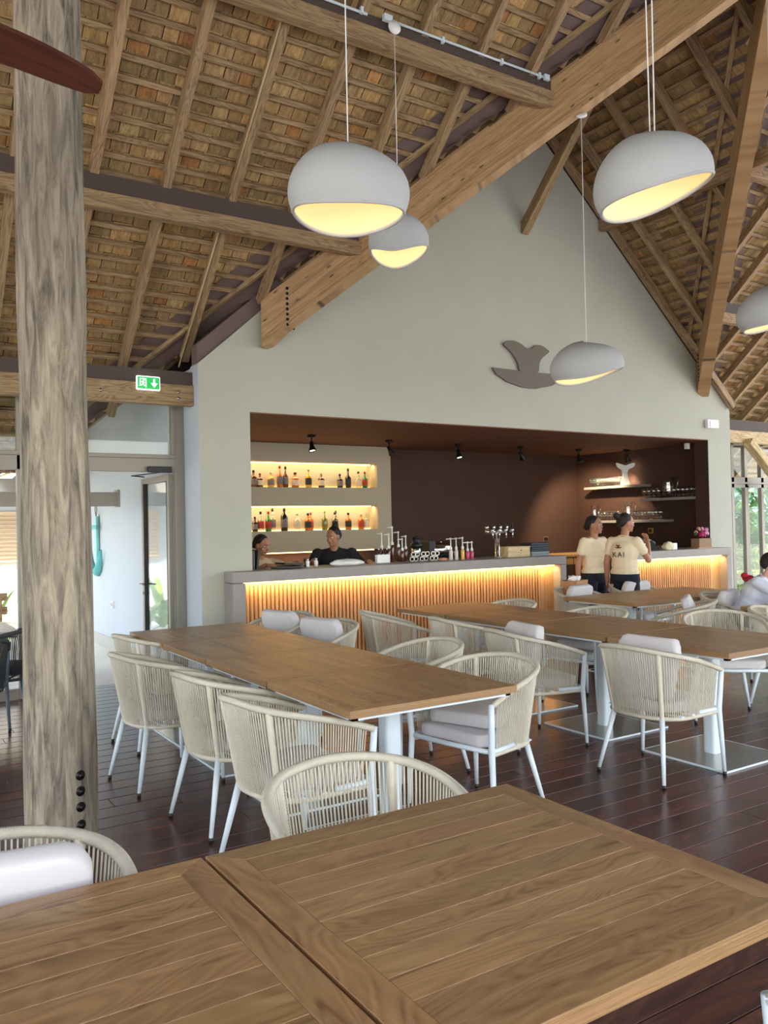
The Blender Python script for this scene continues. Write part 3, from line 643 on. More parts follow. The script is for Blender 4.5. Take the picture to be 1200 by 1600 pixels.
# white whale tail on upper shelf (faces the hall)
def smooth(pts, n=6):
    out = []; m = len(pts)
    for i in range(m):
        p0, p1, p2, p3 = [Vector(pts[(i+j-1) % m]) for j in range(4)]
        for k in range(n):
            t = k/n; out.append(.5*((2*p1)+(-p0+p2)*t+(2*p0-5*p1+4*p2-p3)*t*t+(-p0+3*p1-3*p2+p3)*t**3))
    return out
tail = [(-.075, 0), (.06, 0), (.045, .1), (.03, .2), (.06, .26), (.135, .3), (.15, .36), (.06, .345), (0, .325), (-.06, .345), (-.15, .37), (-.13, .3), (-.07, .25), (-.05, .18), (-.065, .1)]
t = bpy.data.objects; m_ = MB(); R = Matrix.Rotation(math.radians(-40), 3, 'Z')
m_.prism([R @ Vector((p.x, -.018, p.y)) for p in smooth([Vector((a, b)) for a, b in tail], 4)], R @ Vector((0, .036, 0)))
o = m_.obj('whale_tail', M['white'], bevel=.004); o.location = (10.68, 9.36, 2.101); tag(o, 'white whale tail ornament standing on the upper wall shelf', 'ornament')
# things on the bar top ------------------------------------------------------
BT = 1.0955
def on(x, y, z=BT): return (x, y, z)
m_ = MB()
t = thing('menu_stand', 'black menu folder standing upright at the left end of the bar', 'menu', on(3.42, 7.9))
m_ = MB(); m_.beam((0, 0, 0), (.02, 0, .2), .02, .15, up=(0, 1, 0)); m_.obj('cover', M['black'], t); m_ = MB(); m_.b2(-.035, -.03, -.07, .07, .005, .19); m_.obj('page', M['bar_stone'], t)
t = thing('serving_tray', 'round dark serving tray with a black folder on the bar', 'tray', on(3.72, 7.78))
m_ = MB(); m_.lathe([(.15, 0), (.19, .022), (.185, .024), (.15, .006), (0, .006)], 28); m_.obj('plate', flat('grey_tray', rgb(70, 72, 72), .4), t)
m_ = MB(); m_.beam((-.05, .04, .05), (.17, .06, .04), .2, .02); m_.obj('folder', M['black'], t)
for x, y, lab, c in ((3.97, 7.78, 'white topped glass shaker left of the brown cup on the bar', 'white'), (4.09, 7.82, 'white topped glass shaker right of the brown cup on the bar', 'white')):
    t = thing('shaker', lab, 'shaker', on(x, y)); m_ = MB(); m_.lathe([(.02, 0), (.02, .06), (.012, .075)], 12); m_.obj('glass_body', M['white'], t); m_ = MB(); m_.lathe([(.016, .07), (.015, .09), (0, .094)], 12); m_.obj('cap', M['chrome'], t)
m_ = MB(); m_.lathe([(.028, 0), (.03, .085), (.026, .085), (.024, .01), (0, .01)], 14); o = m_.obj('cup', flat('dark_cup', rgb(72, 44, 30), .5)); o.location = on(4.04, 7.95); tag(o, 'small dark brown cup between two white shakers', 'cup')
def blob(name, lab, cat, loc, r, mat, seed=0, amp=.2, n=28, rz=0):
    rnd = random.Random(seed); ph = [rnd.uniform(0, 6) for _ in range(6)]
    def fn(l):
        k = 1+amp*(math.sin(l.x/r[0]*3+ph[0])*math.cos(l.y/r[1]*3.3+ph[1])*.5+math.sin(l.x/r[0]*7+l.z/r[2]*5+ph[2])*.3+math.sin(l.y/r[1]*8+ph[3])*.2); l = Vector((l.x*k, l.y*k, l.z*k)); l.z = max(l.z, -r[2]*.55); return l
    m_ = MB(); m_.ell((0, 0, r[2]*.55), r, Matrix.Rotation(rz, 3, 'Z'), n, 16, fn=fn); o = m_.obj(name, mat); o.location = loc; return tag(o, lab, cat)
blob('towel', 'white crumpled towel lying on the bar before the bartender', 'towel', on(4.47, 7.82), (.19, .1, .045), M['white'], 3, .18)
t = thing('tent_card', 'small white blank card standing on the bar', 'card', on(4.93, 7.8)); m_ = MB(); m_.beam((-.085, 0, .05), (.085, 0, .05), .004, .09); m_.obj('front_leaf', M['white'], t); m_ = MB(); m_.beam((-.085, .04, .05), (.085, .04, .05), .004, .09); m_.obj('back_leaf', M['white'], t)
def pump(lab, x, y, h, body, c2=None, z=BT, ang=2.6):
    t = thing('pump_bottle', lab, 'pump bottle', (x, y, z), ang)
    hb = h*.5; m_ = MB(); m_.lathe([(.02, 0), (.022, .005), (.022, hb*.8), (.012, hb)], 12); m_.obj('bottle_body', body, t)
    m_ = MB(); m_.lathe([(.015, hb-.005), (.017, hb+.02), (.007, hb+.035), (.006, h)], 10); m_.cyl((0, 0, h), (.055, 0, h-.004), .0065, n=8); m_.cyl((-.01, 0, h), (.012, 0, h), .011, n=8); m_.obj('pump_head', M['white'], t)
pink = flat('pink_syrup', rgb(200, 70, 110), .2); yel = flat('yellow_syrup', rgb(222, 180, 80), .2); pw = flat('milky_syrup', rgb(214, 206, 200), .3)
for x, h, b, lab in ((5.87, .25, pw, 'white pump bottle at the left of the five beside the cafe grid'), (5.95, .25, pw, 'second white pump bottle of the five on the bar'), (6.045, .255, yel, 'pump bottle with yellow syrup in the middle of five'),
                (6.12, .2, pink, 'short pump bottle with pink syrup left of the last one'), (6.185, .2, pink, 'short pink pump bottle at the right end of the five')):
    pump(lab.replace('cafe grid', 'woven metal rack'), x, 7.8, h, b)
for x, y, h, lab in ((5.06, 8.04, .33, 'white pump bottle at the far left of the dark syrup bottles'), (5.125, 7.99, .32, 'second white pump on dark syrup bottle'), (5.2, 8.03, .4, 'tallest white pump on a dark syrup bottle'),
                 (5.29, 8.04, .34, 'white pump right of the tallest one'), (5.27, 7.93, .26, 'low white pump in front of the dark syrup bottles'), (5.4, 8.05, .29, 'single white pump on brownish bottle beside the grinder')):
    pump(lab, x, y, h, brown, z=BT if y < 8.11 else BT)
for k, x in enumerate((4.98, 5.03, 5.09)):
    t = bottle('bottle', ('small dark bottle with silver cap behind the white card, ' + ('left', 'middle', 'right')[k] + ' of three'), x, BT, .16, .02, dark, None, M['chrome'], 'round', y=7.98)
# woven metal rack
m_ = MB()
for i in range(6):
    for j in range(2):
        x = -.18+i*.07+(.02 if j else 0); z = .03+j*.055
        for a in ((x-.03, x+.03, z-.024, z-.016), (x-.03, x+.03, z+.018, z+.026), (x-.03, x-.022, z-.024, z+.026), (x+.022, x+.03, z-.024, z+.026)): m_.b2(a[0], a[1], -.01+.02*(i % 2), .0+.02*(i % 2), a[2], a[3])
o = m_.obj('metal_rack', M['steel']); o.location = on(5.49, 7.8); tag(o, 'interlaced square metal rack on the bar left of the pump bottles', 'rack')
t = thing('work_table', 'steel work table behind the bar under the grinder', 'table', (5.95, 8.4, 0))
m_ = MB(); m_.b2(-.55, .55, -.25, .25, .92, .96); m_.obj('top', M['steel'], t, bevel=.004)
for x in (-.5, .5):
    for y in (-.2, .2): m_ = MB(); m_.cyl((x, y, 0), (x, y, .92), .02); m_.obj('leg', M['steel'], t)
# grinder and coffee machine
t = thing('coffee_grinder', 'black and steel grinder behind the metal rack', 'grinder', (5.72, 8.3, .96))
m_ = MB(); m_.b2(-.09, .09, -.1, .1, 0, .12); m_.lathe([(.09, .12), (.075, .2)], 16); m_.obj('base', M['black'], t)
m_ = MB(); m_.lathe([(.06, .12), (.06, .26), (.05, .28)], 18); m_.obj('steel_drum', M['chrome'], t)
m_ = MB(); m_.lathe([(.075, .28), (.075, .32), (.05, .34), (.05, .39), (.06, .40), (.06, .41), (0, .42)], 18); m_.obj('lid', M['black'], t)
t = thing('coffee_machine', 'rounded steel coffee machine lying behind the bar right of the grinder', 'coffee machine', (6.1, 8.35, .96))
m_ = MB(); m_.tube([(-.16, 0, .24), (-.13, 0, .24), (.1, 0, .24), (.14, 0, .24)], [.09, .105, .105, .09], 24); m_.obj('drum', M['chrome'], t)
m_ = MB(); m_.b2(-.22, -.12, -.1, .1, .05, .36); m_.b2(-.2, .16, -.11, .11, 0, .14); m_.obj('housing', M['black'], t, bevel=.01)
m_ = MB(); m_.cyl((.13, -.09, .24), (.24, -.12, .1), .006, n=8); m_.obj('steam_wand', M['chrome'], t)
# beer tap tower
t = thing('beer_tap', 'chrome beer tap tower with a row of taps on the bar', 'beer tap', on(6.6, 7.82), math.radians(0))
m_ = MB(); m_.lathe([(.05, 0), (.05, .008), (.034, .012), (.03, .02), (.03, .3)], 20); m_.obj('column', M['chrome'], t)
m_ = MB(); m_.tube([(-.17, 0, .32), (.22, 0, .32)], .028, 14); m_.obj('manifold', M['chrome'], t)
for k in range(4):
    x = -.14+k*.105
    m_ = MB(); m_.cyl((x, -.02, .32), (x, -.08, .32), .013, n=10); m_.cyl((x, -.08, .33), (x-.0, -.09, .24), .011, .007, n=10); m_.ell((x, -.08, .335), (.022, .022, .022), n=10, m=6); m_.obj('tap', M['chrome'], t)
    m_ = MB(); m_.cyl((x, -.08, .35), (x, -.075, .40), .006, .013, n=8); m_.ell((x, -.075, .405), (.014, .014, .014), n=8, m=5); m_.obj('tap_handle', M['black'], t)
    m_ = MB(); m_.ell((x+.03, .06, .37), (.026, .022, .026), n=10, m=6); m_.cyl((x+.03, .0, .32), (x+.03, .06, .35), .012, n=8); m_.obj('valve', M['chrome'], t)
t = thing('wooden_box', 'pale wooden box on the bar between tap and folders', 'box', on(6.9, 7.85))
m_ = MB(); m_.b2(-.18, .18, -.09, .09, 0, .12, seed=3); m_.obj('body', M['boxwood'], t, bevel=.003); m_ = MB(); m_.b2(-.185, .185, -.095, .095, .121, .128, seed=6); m_.obj('lid', M['boxwood'], t); m_ = MB(); m_.cyl((.03, -.089, .08), (.03, -.094, .08), .008, n=10); m_.obj('knob', M['black'], t)
for k in range(6):
    m_ = MB(); dxx = random.uniform(-.01, .01); m_.b2(-.15+dxx, .15+dxx, -.11, .11, 0, .026); col = flat('menu_grey', rgb(128, 142, 142), .6) if k < 2 else (bpy.data.materials.get('menu_navy') or flat('menu_navy', rgb(32, 42, 56), .6))
    if k == 1: col = bpy.data.materials['menu_grey']
    o = m_.obj('menu_folder', col, bevel=.003); o.location = on(7.24, 7.86, BT+.0275*k); tag(o, (['grey green menu folder at the very bottom of the stack', 'grey green menu folder second from the bottom of the stack', 'dark navy menu folder third from the bottom of the stack', 'dark navy menu folder fourth from the bottom of the stack', 'dark navy menu folder second from the top of the stack', 'dark navy menu folder on top of the stack'][k]), 'menu', 'menu folders stacked at the bar end')
blob('cloth', 'small orange and white folded cloth before the pump bottles', 'cloth', on(5.78, 7.84), (.07, .04, .02), flat('orange_cloth', rgb(214, 150, 120), .9), 5, .15)
# second counter items
t = thing('tablet_stand', 'black tablet screen tilted on the second counter', 'tablet', on(9.42, 7.8), math.radians(0))
m_ = MB(); m_.beam((0, .06, .02), (.05, .1, .15), .26, .015, up=(0, 1, 0)); m_.prism([(-.17, -.04, 0), (.1, -.04, 0), (.1, .1, .14), (-.1, .1, .14)], (0, .012, 0)); m_.obj('screen', M['black'], t); m_ = MB(); m_.b2(-.1, .1, .02, .14, 0, .015); m_.obj('foot', M['black'], t)
blob('bag', 'cream crumpled fabric pouch on the second counter before the tablet', 'bag', on(9.52, 7.62), (.1, .07, .075), flat('cream_cloth', rgb(222, 210, 176), .9), 9, .2)
m_ = MB(); m_.b2(-.045, .045, -.02, .02, 0, .09); o = m_.obj('card_holder', M['white'], bevel=.002); o.location = on(9.7, 7.66); tag(o, 'small white card holder right of the cream pouch', 'card')
t = thing('hand_bell', 'small chrome bell on the second counter right of the woman', 'bell', on(9.05, 7.64)); m_ = MB(); m_.lathe([(.045, 0), (.03, .03), (.012, .05), (0, .052)], 14); m_.obj('dome', M['chrome'], t); m_ = MB(); m_.lathe([(.006, .05), (.012, .075), (.02, .1), (0, .11)], 12); m_.obj('grip', M['chrome'], t)
t = thing('flower_box', 'brown cardboard box of pink and magenta flowers on the second counter', 'flower box', on(10.33, 7.72 - .05), 0)
m_ = MB(); m_.b2(-.15, .13, -.07, .07, 0, .14); m_.obj('box', flat('cardboard', rgb(150, 122, 96), .8), t, bevel=.002)
m_ = MB(); m_.b2(-.2, .16, -.09, .09, -.0005, .012); m_.obj('board', M['slat'], t)
pk = [flat('pink_petal', rgb(226, 150, 190), .7), flat('magenta_petal', rgb(170, 30, 96), .7), flat('dusty_petal', rgb(198, 160, 130), .8), flat('leaf_green', rgb(84, 100, 60), .7)]
rf = random.Random(4)
for k, (x, y, z, r, c) in enumerate(((-.06, -.03, .19, .05, 1), (.02, -.02, .18, .045, 1), (.08, -.02, .21, .05, 0), (.12, .01, .26, .045, 0), (.03, .02, .27, .045, 0), (-.1, .02, .23, .035, 2), (-.03, .03, .28, .035, 2), (-.14, 0, .2, .03, 3), (.0, 0, .22, .04, 1))):
    m_ = MB()
    for q in range(9):
        a = rf.uniform(0, 6.28); b = rf.uniform(-.3, 1.2); d = Vector((math.cos(a)*math.cos(b), math.sin(a)*math.cos(b), math.sin(b))); m_.ell(Vector((x, y, z))+d*r*.55, (r*.55, r*.55, r*.2), d.to_track_quat('Z', 'Y').to_matrix(), 8, 5)
    m_.obj('flower', pk[c], t)
m_ = MB()
for k in range(8): a = rf.uniform(0, 6.28); m_.cyl((.07*math.cos(a)*1.5, .05*math.sin(a), .12), (.1*math.cos(a)*1.5, .06*math.sin(a), .3), .003, n=5)
m_.obj('stem', pk[3], t)
# wall fittings
def plate(name, lab, cat, c, sz, mat, bevel=.003, extra=None):
    t = thing(name, lab, cat, c); m_ = MB(); m_.box((0, 0, 0), sz); m_.obj('casing', mat, t, bevel=bevel)
    if extra: m_ = MB(); m_.box(extra[0], extra[1]); m_.obj(extra[3], extra[2], t, bevel=.002)
plate('emergency_light', 'white emergency light box on the gable wall above the opening corner', 'emergency light', (10.66, W-.03, 2.92), (.26, .055, .13), M['white'], .01, ((.02, -.03, -.005), (.2, .01, .085), flat('frosted_lens', rgb(226, 236, 234), .3), 'lens'))
plate('camera', 'small white camera box high on the dark jamb', 'camera', (10.55, 8.05, 2.62), (.06, .06, .09), M['white'], .005, ((0, 0, -.055), (.05, .05, .03), M['black'], 'lens'))
plate('wall_switch', 'dark switch plate on the lit brown back wall', 'switch', (10.1, 10.67, 1.22), (.12, .014, .09), flat('bronze_plate', rgb(120, 96, 76), .4), .003, ((0, -.01, 0), (.09, .008, .06), M['black'], 'rocker'))
plate('wall_switch', 'brass plate on the dark wall beside the second woman', 'switch', (10.89, 9.05, 1.34), (.014, .1, .09), flat('brass_plate', rgb(170, 140, 60), .4), .003, ((-.01, 0, 0), (.008, .05, .05), M['black'], 'rocker'))
plate('wall_socket', 'small white socket low on the outdoor white wall', 'socket', (XC-.01, 11.07, .55), (.02, .09, .09), M['white'], .003, ((-.012, 0, 0), (.008, .05, .05), M['alu'], 'insert'))
# emblem on gable wall
ex = 7.07
bowl = [(6.473, 3.405), (6.9, 3.402), (7.24, 3.402), (7.67, 3.405), (7.61, 3.33), (7.44, 3.25), (7.2, 3.2), (7.07, 3.193), (6.94, 3.2), (6.7, 3.25), (6.53, 3.33)]
fl_ = [(6.93, 3.395), (6.88, 3.5), (6.78, 3.62), (6.66, 3.70), (6.72, 3.745), (6.82, 3.765), (6.93, 3.74), (7.0, 3.705), (7.06, 3.69), (7.12, 3.70), (7.19, 3.745), (7.28, 3.75), (7.36, 3.72), (7.41, 3.68), (7.3, 3.6), (7.24, 3.52), (7.2, 3.395)]
m_ = MB(); 
def arc(pts): return smooth([Vector((a, 0, b)) for a, b in pts], 4)
m_.prism([Vector((a, W-.035, b)) for a, b in bowl], (0, .03, 0)); q = [v for v in arc(fl_) if v.z > 3.4]; q = [Vector((6.93, 0, 3.4))]+q+[Vector((7.2, 0, 3.4))]
m_.prism([Vector((v.x, W-.035, v.z)) for v in q], (0, .03, 0))
tag(m_.obj('wall_emblem', flat('taupe_board', rgb(112, 102, 90), .7)), 'taupe whale tail and boat shaped emblem on the white gable wall', 'emblem')
# exit sign
t = thing('exit_sign', 'green and white exit sign with running man on the eave beam', 'sign', (2.33, 7.838, 2.923), 0)
m_ = MB(); m_.b2(-.115, .115, -.018, .01, -.068, .068); m_.obj('frame', M['exit_white'], t, bevel=.012)
m_ = MB(); m_.b2(-.104, .104, -.022, -.016, -.056, .056); m_.obj('panel', M['exit_green'], t)
m_ = MB(); yq = -.0225
def fl2(pts, sx=1, ox=0): m_.prism([(a+ox, yq, b) for a, b in pts], (0, -.002, 0))
fl2([(-.085, .042), (-.03, .042), (-.03, .034), (-.077, .034), (-.077, -.02), (-.085, -.02)]); fl2([(-.03, .042), (-.022, .042), (-.022, -.045), (-.03, -.045)])
fl2([(-.06, .008), (-.048, .012), (-.038, .0), (-.046, -.012), (-.036, -.03), (-.043, -.034), (-.056, -.014), (-.072, -.032), (-.09, -.032), (-.09, -.026), (-.075, -.025), (-.062, -.01)])
fl2([(-.048+.0085*math.cos(a*.785), .024+.0085*math.sin(a*.785)) for a in range(8)])
fl2([(-.062, .01), (-.078, .0), (-.08, .006), (-.064, .017)])
fl2([(.045, .04), (.062, .04), (.062, .0), (.085, .0), (.0535, -.042), (.022, .0), (.045, .0)])
m_.obj('pictogram', M['exit_white'], t)
# conduit and canopies
cd = thing('cable_conduit', 'white cable conduit running along the upper purlin', 'conduit', (0, 0, 0))
m_ = MB(); m_.tube([(-1, 5.545, zp1(5.56)-.03), (3.45, 5.545, zp1(5.56)-.03)], .011, 8); m_.tube([(3.75, 5.545, zp1(5.56)-.01), (5.35, 5.545, zp1(5.56)-.01)], .011, 8); m_.obj('pipe', M['white_metal'], cd)
for x in (3.4, 4.2, 4.85, 5.3): m_ = MB(); m_.b2(x-.012, x+.012, 5.53, 5.557, zp1(5.56)-.04, zp1(5.56)+.012); m_.obj('clip', M['white_metal'], cd)
m_ = MB(); m_.b2(5.36, 5.42, 5.53, 5.556, zp1(5.56)-.03, zp1(5.56)+.02); m_.obj('junction_box', M['white_metal'], cd); m_ = MB(); m_.b2(3.6, 3.68, 5.52, 5.556, zp1(5.56)-.03, zp1(5.56)+.02); m_.obj('junction_box', M['white_metal'], cd)
for xk, lab in ((2.80, 'pale thin conduit along a rafter left of the big lamp'),):
    m_ = MB(); 
    for (ya, yb_) in ((5.7, 6.84), (7.05, 8.3)): m_.tube([(xk-.01, ya, zp1(ya)-.012), (xk-.01, yb_, zp1(yb_)-.012)], .009, 8)
    tag(m_.obj('cable_conduit', flat('beige_conduit', rgb(190, 160, 120), .5)), lab, 'conduit')
# ================================================================== LAMPS
def lamp(label, c, a, b, h, tilt, rz, zc, ztop, canopy=None, two=False, en=6, lean=0, dip=.03):
    t = thing('pendant_lamp', label, 'pendant lamp', c, rz, 'pebble shaped pendant lamps')
    n, m = 48, 22; T = Matrix.Rotation(lean, 3, 'Y')
    def shell(k, mb, flip=False):
        vs = []; fs = []
        for j in range(n):
            an = 2*PI*j/n; lo, hi = 0, PI
            for _ in range(30):
                md = (lo+hi)/2
                if h*math.cos(md) > zc + tilt*a*math.sin(md)*math.cos(an) - dip*abs(math.sin(an))**1.5*(1-.35*math.cos(an)): lo = md
                else: hi = md
            for i in range(m+1):
                th = lo*i/m; egg = 1-.10*math.cos(an)*math.cos(th); tp = 1-.14*math.sin(th)*math.cos(an)
                vs.append(T @ Vector((k*a*math.sin(th)*math.cos(an), k*b*math.sin(th)*math.sin(an)*tp, k*h*math.cos(th)*egg)))
        for j in range(n):
            j2 = (j+1) % n
            for i in range(m): fs.append((j*(m+1)+i, j*(m+1)+i+1, j2*(m+1)+i+1, j2*(m+1)+i))
        mb.faces(vs, fs, None, True); return vs
    mo = MB(); vo = shell(1, mo); o = mo.obj('lamp_shade', M['lamp_out'], t, weld=True)
    mi = MB(); vi = shell(.955, mi); o = mi.obj('shade_lining', M['lamp_in'], t, weld=True)
    mr = MB()
    rim_o = [vo[j*(m+1)+m] for j in range(n)]; rim_i = [vi[j*(m+1)+m] for j in range(n)]
    mid = [(p+q)/2+Vector((0, 0, -.004)) for p, q in zip(rim_o, rim_i)]
    mr.tube(mid, .010, 8, closed=True); mr.obj('rim', M['lamp_out'], t)
    mb = MB(); p = T @ Vector((0, 0, h*.62)); mb.ell(p, (.045, .045, .03)); mb.obj('bulb', M['bulb'], t)
    light('bulb_light', 'POINT', T @ Vector((0, 0, h*.25)), en*.30, (1, .76, .50), t, .05)
    mc = MB(); zt = ztop-c[2]
    for q in ((-.012, .012) if two else (0,)):
        mc.tube([(q, 0, h*.95), (q*1.5, .004, zt*.3), (q, 0, zt*.6), (0, 0, zt)], .0035, 6)
    mc.obj('cord', M['white'], t)
    if canopy:
        mk = MB(); ax = Matrix.Rotation(-rz, 3, 'Z') @ Vector(canopy); q = ax.to_track_quat('Z', 'Y').to_matrix().to_4x4()
        mk.lathe([(0, -.012), (.05, -.012), (.055, -.006), (.055, .012), (.0, .013)], 20, Matrix.Translation((0, 0, zt)) @ q); mk.obj('canopy', M['white'], t)
    return t
RZ = YAW-PI/2      # lamp long side across the view
lamp('large white pebble pendant lamp left of centre, hanging in front of the purlin', (2.11, 3.60, 3.21), .31, .29, .235, -.02, RZ, -.085, zp1(3.60), en=2.6, dip=.04)
lamp('smaller looking white pebble lamp tucked right behind the big left one', (3.70, 5.53, 3.815), .245, .30, .225, .04, RZ, -.05, 5.57, canopy=(0, -1, 0), en=2.6, dip=.085)
lamp('tilted white pebble lamp at the upper right on two cords', (3.504, 2.839, 3.29), .31, .28, .235, .0, RZ, -.06, zp1(2.839), two=True, en=2.6, lean=-.27, dip=.03)
lamp('low white pebble lamp over the bar emblem, hung from the valley beam', (5.74, 5.46, 2.965), .345, .27, .225, .06, RZ, -.065, 5.335, canopy=(.5, .5, -.7), en=2.6, lean=-.12, dip=.05)
lamp('white pebble lamp cut off by the right edge of the picture', (6.82, 4.25, 3.33), .33, .27, .22, .06, RZ, -.075, zp1(4.25), en=2.6, lean=-.2)
# ceiling fan, only one blade reaches into view
t = thing('ceiling_fan', 'dark wooden ceiling fan blade before the log column at upper left', 'ceiling fan', (-.3, 2.55, 2.95))
m_ = MB(); m_.lathe([(0, -.09), (.09, -.08), (.12, -.03), (.1, .05), (.03, .08), (.02, .1), (.02, 3.2), (0, 3.2)], 20); m_.obj('motor', M['black_metal'], t)
for k in range(3):
    a = .16+k*2*PI/3; m_ = MB(); vs = []; g = []; NN = 24
    for i in range(NN+1):
        u = i/NN; r_ = .1+u*.84; wd = .016+.034*math.sin(min(1, u*1.3)*PI*.5)*(1 if u < .6 else math.sqrt(max(0, 1-((u-.6)/.4)**2.2))); swp = -.09*u*u
        for s in (-1, 1):
            for zz in (-.006, .006):
                l = Vector((r_, swp+s*wd, .03-s*wd*.5+zz+.03*math.sin(u*2)-.10*u*u)); vs.append(Matrix.Rotation(a, 3, 'Z') @ l); g.append((r_, s*wd, 2))
    fs = []
    for i in range(NN):
        q = i*4; fs += [(q, q+4, q+6, q+2), (q+1, q+3, q+7, q+5), (q, q+1, q+5, q+4), (q+2, q+6, q+7, q+3)]
    fs += [(0, 2, 3, 1), (NN*4, NN*4+1, NN*4+3, NN*4+2)]
    m_.faces(vs, fs, g, False); m_.obj('blade', M['fanwood'], t)
# ================================================================== TABLES
def table(label, x0, x1, y0, y1, along, grp, mat=None, H=.75, plate=.31, frame=None, edge=None, n=None):
    cx_, cy_ = (x0+x1)/2, (y0+y1)/2; hx, hy = (x1-x0)/2, (y1-y0)/2
    t = thing('dining_table', label, 'table', (cx_, cy_, 0), 0, grp)
    bw_ = .072; th = .034; z0 = H-th; m_ = MB(); g_ = .0012
    # mitred border
    O = [(-hx, -hy), (hx, -hy), (hx, hy), (-hx, hy)]; I = [(-hx+bw_, -hy+bw_), (hx-bw_, -hy+bw_), (hx-bw_, hy-bw_), (-hx+bw_, hy-bw_)]
    for k in range(4):
        a, b, c, d = O[k], O[(k+1) % 4], I[(k+1) % 4], I[k]; sd = random.uniform(0, 40); vs = [Vector((p[0], p[1], z)) for z in (z0, H) for p in (a, b, c, d)]
        g = [((v.x, v.y, sd) if k % 2 == 0 else (v.y, v.x, sd)) for v in vs]; g = [(q[0], q[1]+(.4 if i < 4 else 0), q[2]) for i, q in enumerate(g)]
        m_.faces(vs, [(3, 2, 1, 0), (4, 5, 6, 7), (0, 1, 5, 4), (1, 2, 6, 5), (2, 3, 7, 6), (3, 0, 4, 7)], g)
    L0, L1, A0, A1 = ((-hy+bw_, hy-bw_, -hx+bw_, hx-bw_) if along == 0 else (-hx+bw_, hx-bw_, -hy+bw_, hy-bw_))
    n = n or 9; wv = [random.uniform(.8, 1.2) for _ in range(n)]; sw = sum(wv); q = L0
    for k in range(n):
        wd = (L1-L0)*wv[k]/sw; lo, hi = q+.0009, q+wd-.0009; q += wd
        if along == 0: m_.b2(A0+.0014, A1-.0014, lo, hi, z0, H-.0004, along=0)
        else: m_.b2(lo, hi, A0+.0012, A1-.0012, z0, H-.0004, along=1)
    m_.obj('tabletop', mat or M['teak'], t, bevel=.0012)
    m_ = MB(); m_.b2(-hx+.01, hx-.01, -hy+.01, hy-.01, z0-.001, H-.0016); m_.obj('grout', flat('pale_joint', rgb(160, 130, 94), .8) if 'pale_joint' not in bpy.data.materials else bpy.data.materials['pale_joint'], t)
    fm = frame or M['white_metal']; m_ = MB(); e_ = .022
    for (a, b, c, d) in ((-hx+e_, hx-e_, -hy+e_, -hy+e_+.03), (-hx+e_, hx-e_, hy-e_-.03, hy-e_), (-hx+e_, -hx+e_+.03, -hy+e_, hy-e_), (hx-e_-.03, hx-e_, -hy+e_, hy-e_), (-.2, .2, -.03, .03), (-.03, .03, -.2, .2)): m_.b2(a, b, c, d, z0-.015, z0-.001)
    m_.b2(-hx+.03, hx-.03, -.02, .02, z0-.015, z0-.001); m_.b2(-.02, .02, -hy+.03, hy-.03, z0-.015, z0-.001)
    m_.obj('frame', fm, t)
    m_ = MB(); sq = []
    for k in range(20):
        a = 2*PI*k/20; c_, s_ = math.cos(a), math.sin(a); e2 = .5; sq.append((math.copysign(abs(c_)**e2, c_)*.046, math.copysign(abs(s_)**e2, s_)*.046))
    m_.prism([Vector((a, b, .012)) for a, b in sq], (0, 0, z0-.03)); m_.obj('pedestal', fm, t, bevel=.001)
    m_ = MB(); m_.b2(-plate, plate, -plate, plate, .004, .012); m_.obj('base_plate', M['steel'], t, bevel=.001)
    m_ = MB()
    for a in ((-plate-.006, plate+.006, -plate-.006, -plate), (-plate-.006, plate+.006, plate, plate+.006), (-plate-.006, -plate, -plate, plate), (plate, plate+.006, -plate, plate)): m_.b2(*a, .001, .0125)
    m_.obj('plate_rim', fm, t)
    return t
table('nearest teak table filling the lower right foreground', .684, 1.622, .97, 1.902, 0, None, n=9)
table('foreground teak table at the lower left edge, joined to its neighbour', -.27, .674, .97, 1.902, 0, None, n=9)
ys = [3.0, 3.85, 4.72, 5.55, 6.37]
nm = ['nearest', 'second nearest', 'third', 'farthest']
for k in range(4): table('teak square table in the left row, %s of its four tables' % nm[k], 1.72, 2.64, ys[k]+.007, ys[k+1]-.007, 1, 'left row of four joined tables')
ys2 = [2.95, 3.88, 4.79, 5.68, 6.45]
for k in range(4): table('teak square table in the long middle row, %s of its four tables' % nm[k], 4.20, 5.12, ys2[k]+.007, ys2[k+1]-.007, 1, 'middle row of four joined tables')
table('teak table by the slatted counter, left one of the back pair', 6.08, 7.0, 5.25, 6.18, 0, None)
table('teak table by the slatted counter, right one of the back pair', 7.006, 7.95, 5.25, 6.18, 0, None)
table('teak table at which the man in the white shirt sits', 6.5, 7.5, 3.5, 4.45, 0, None)
tk2 = wood('greyed_teak', [(.3, rgb(150, 140, 136)), (.7, rgb(190, 182, 176))], .4, sv=12, cath=.2, vary=.08)
table('pale topped dark framed table beyond the log column at the left edge', .1, 1.05, 7.02, 7.86, 1, None, mat=tk2, frame=M['metal_dark'], plate=.25)
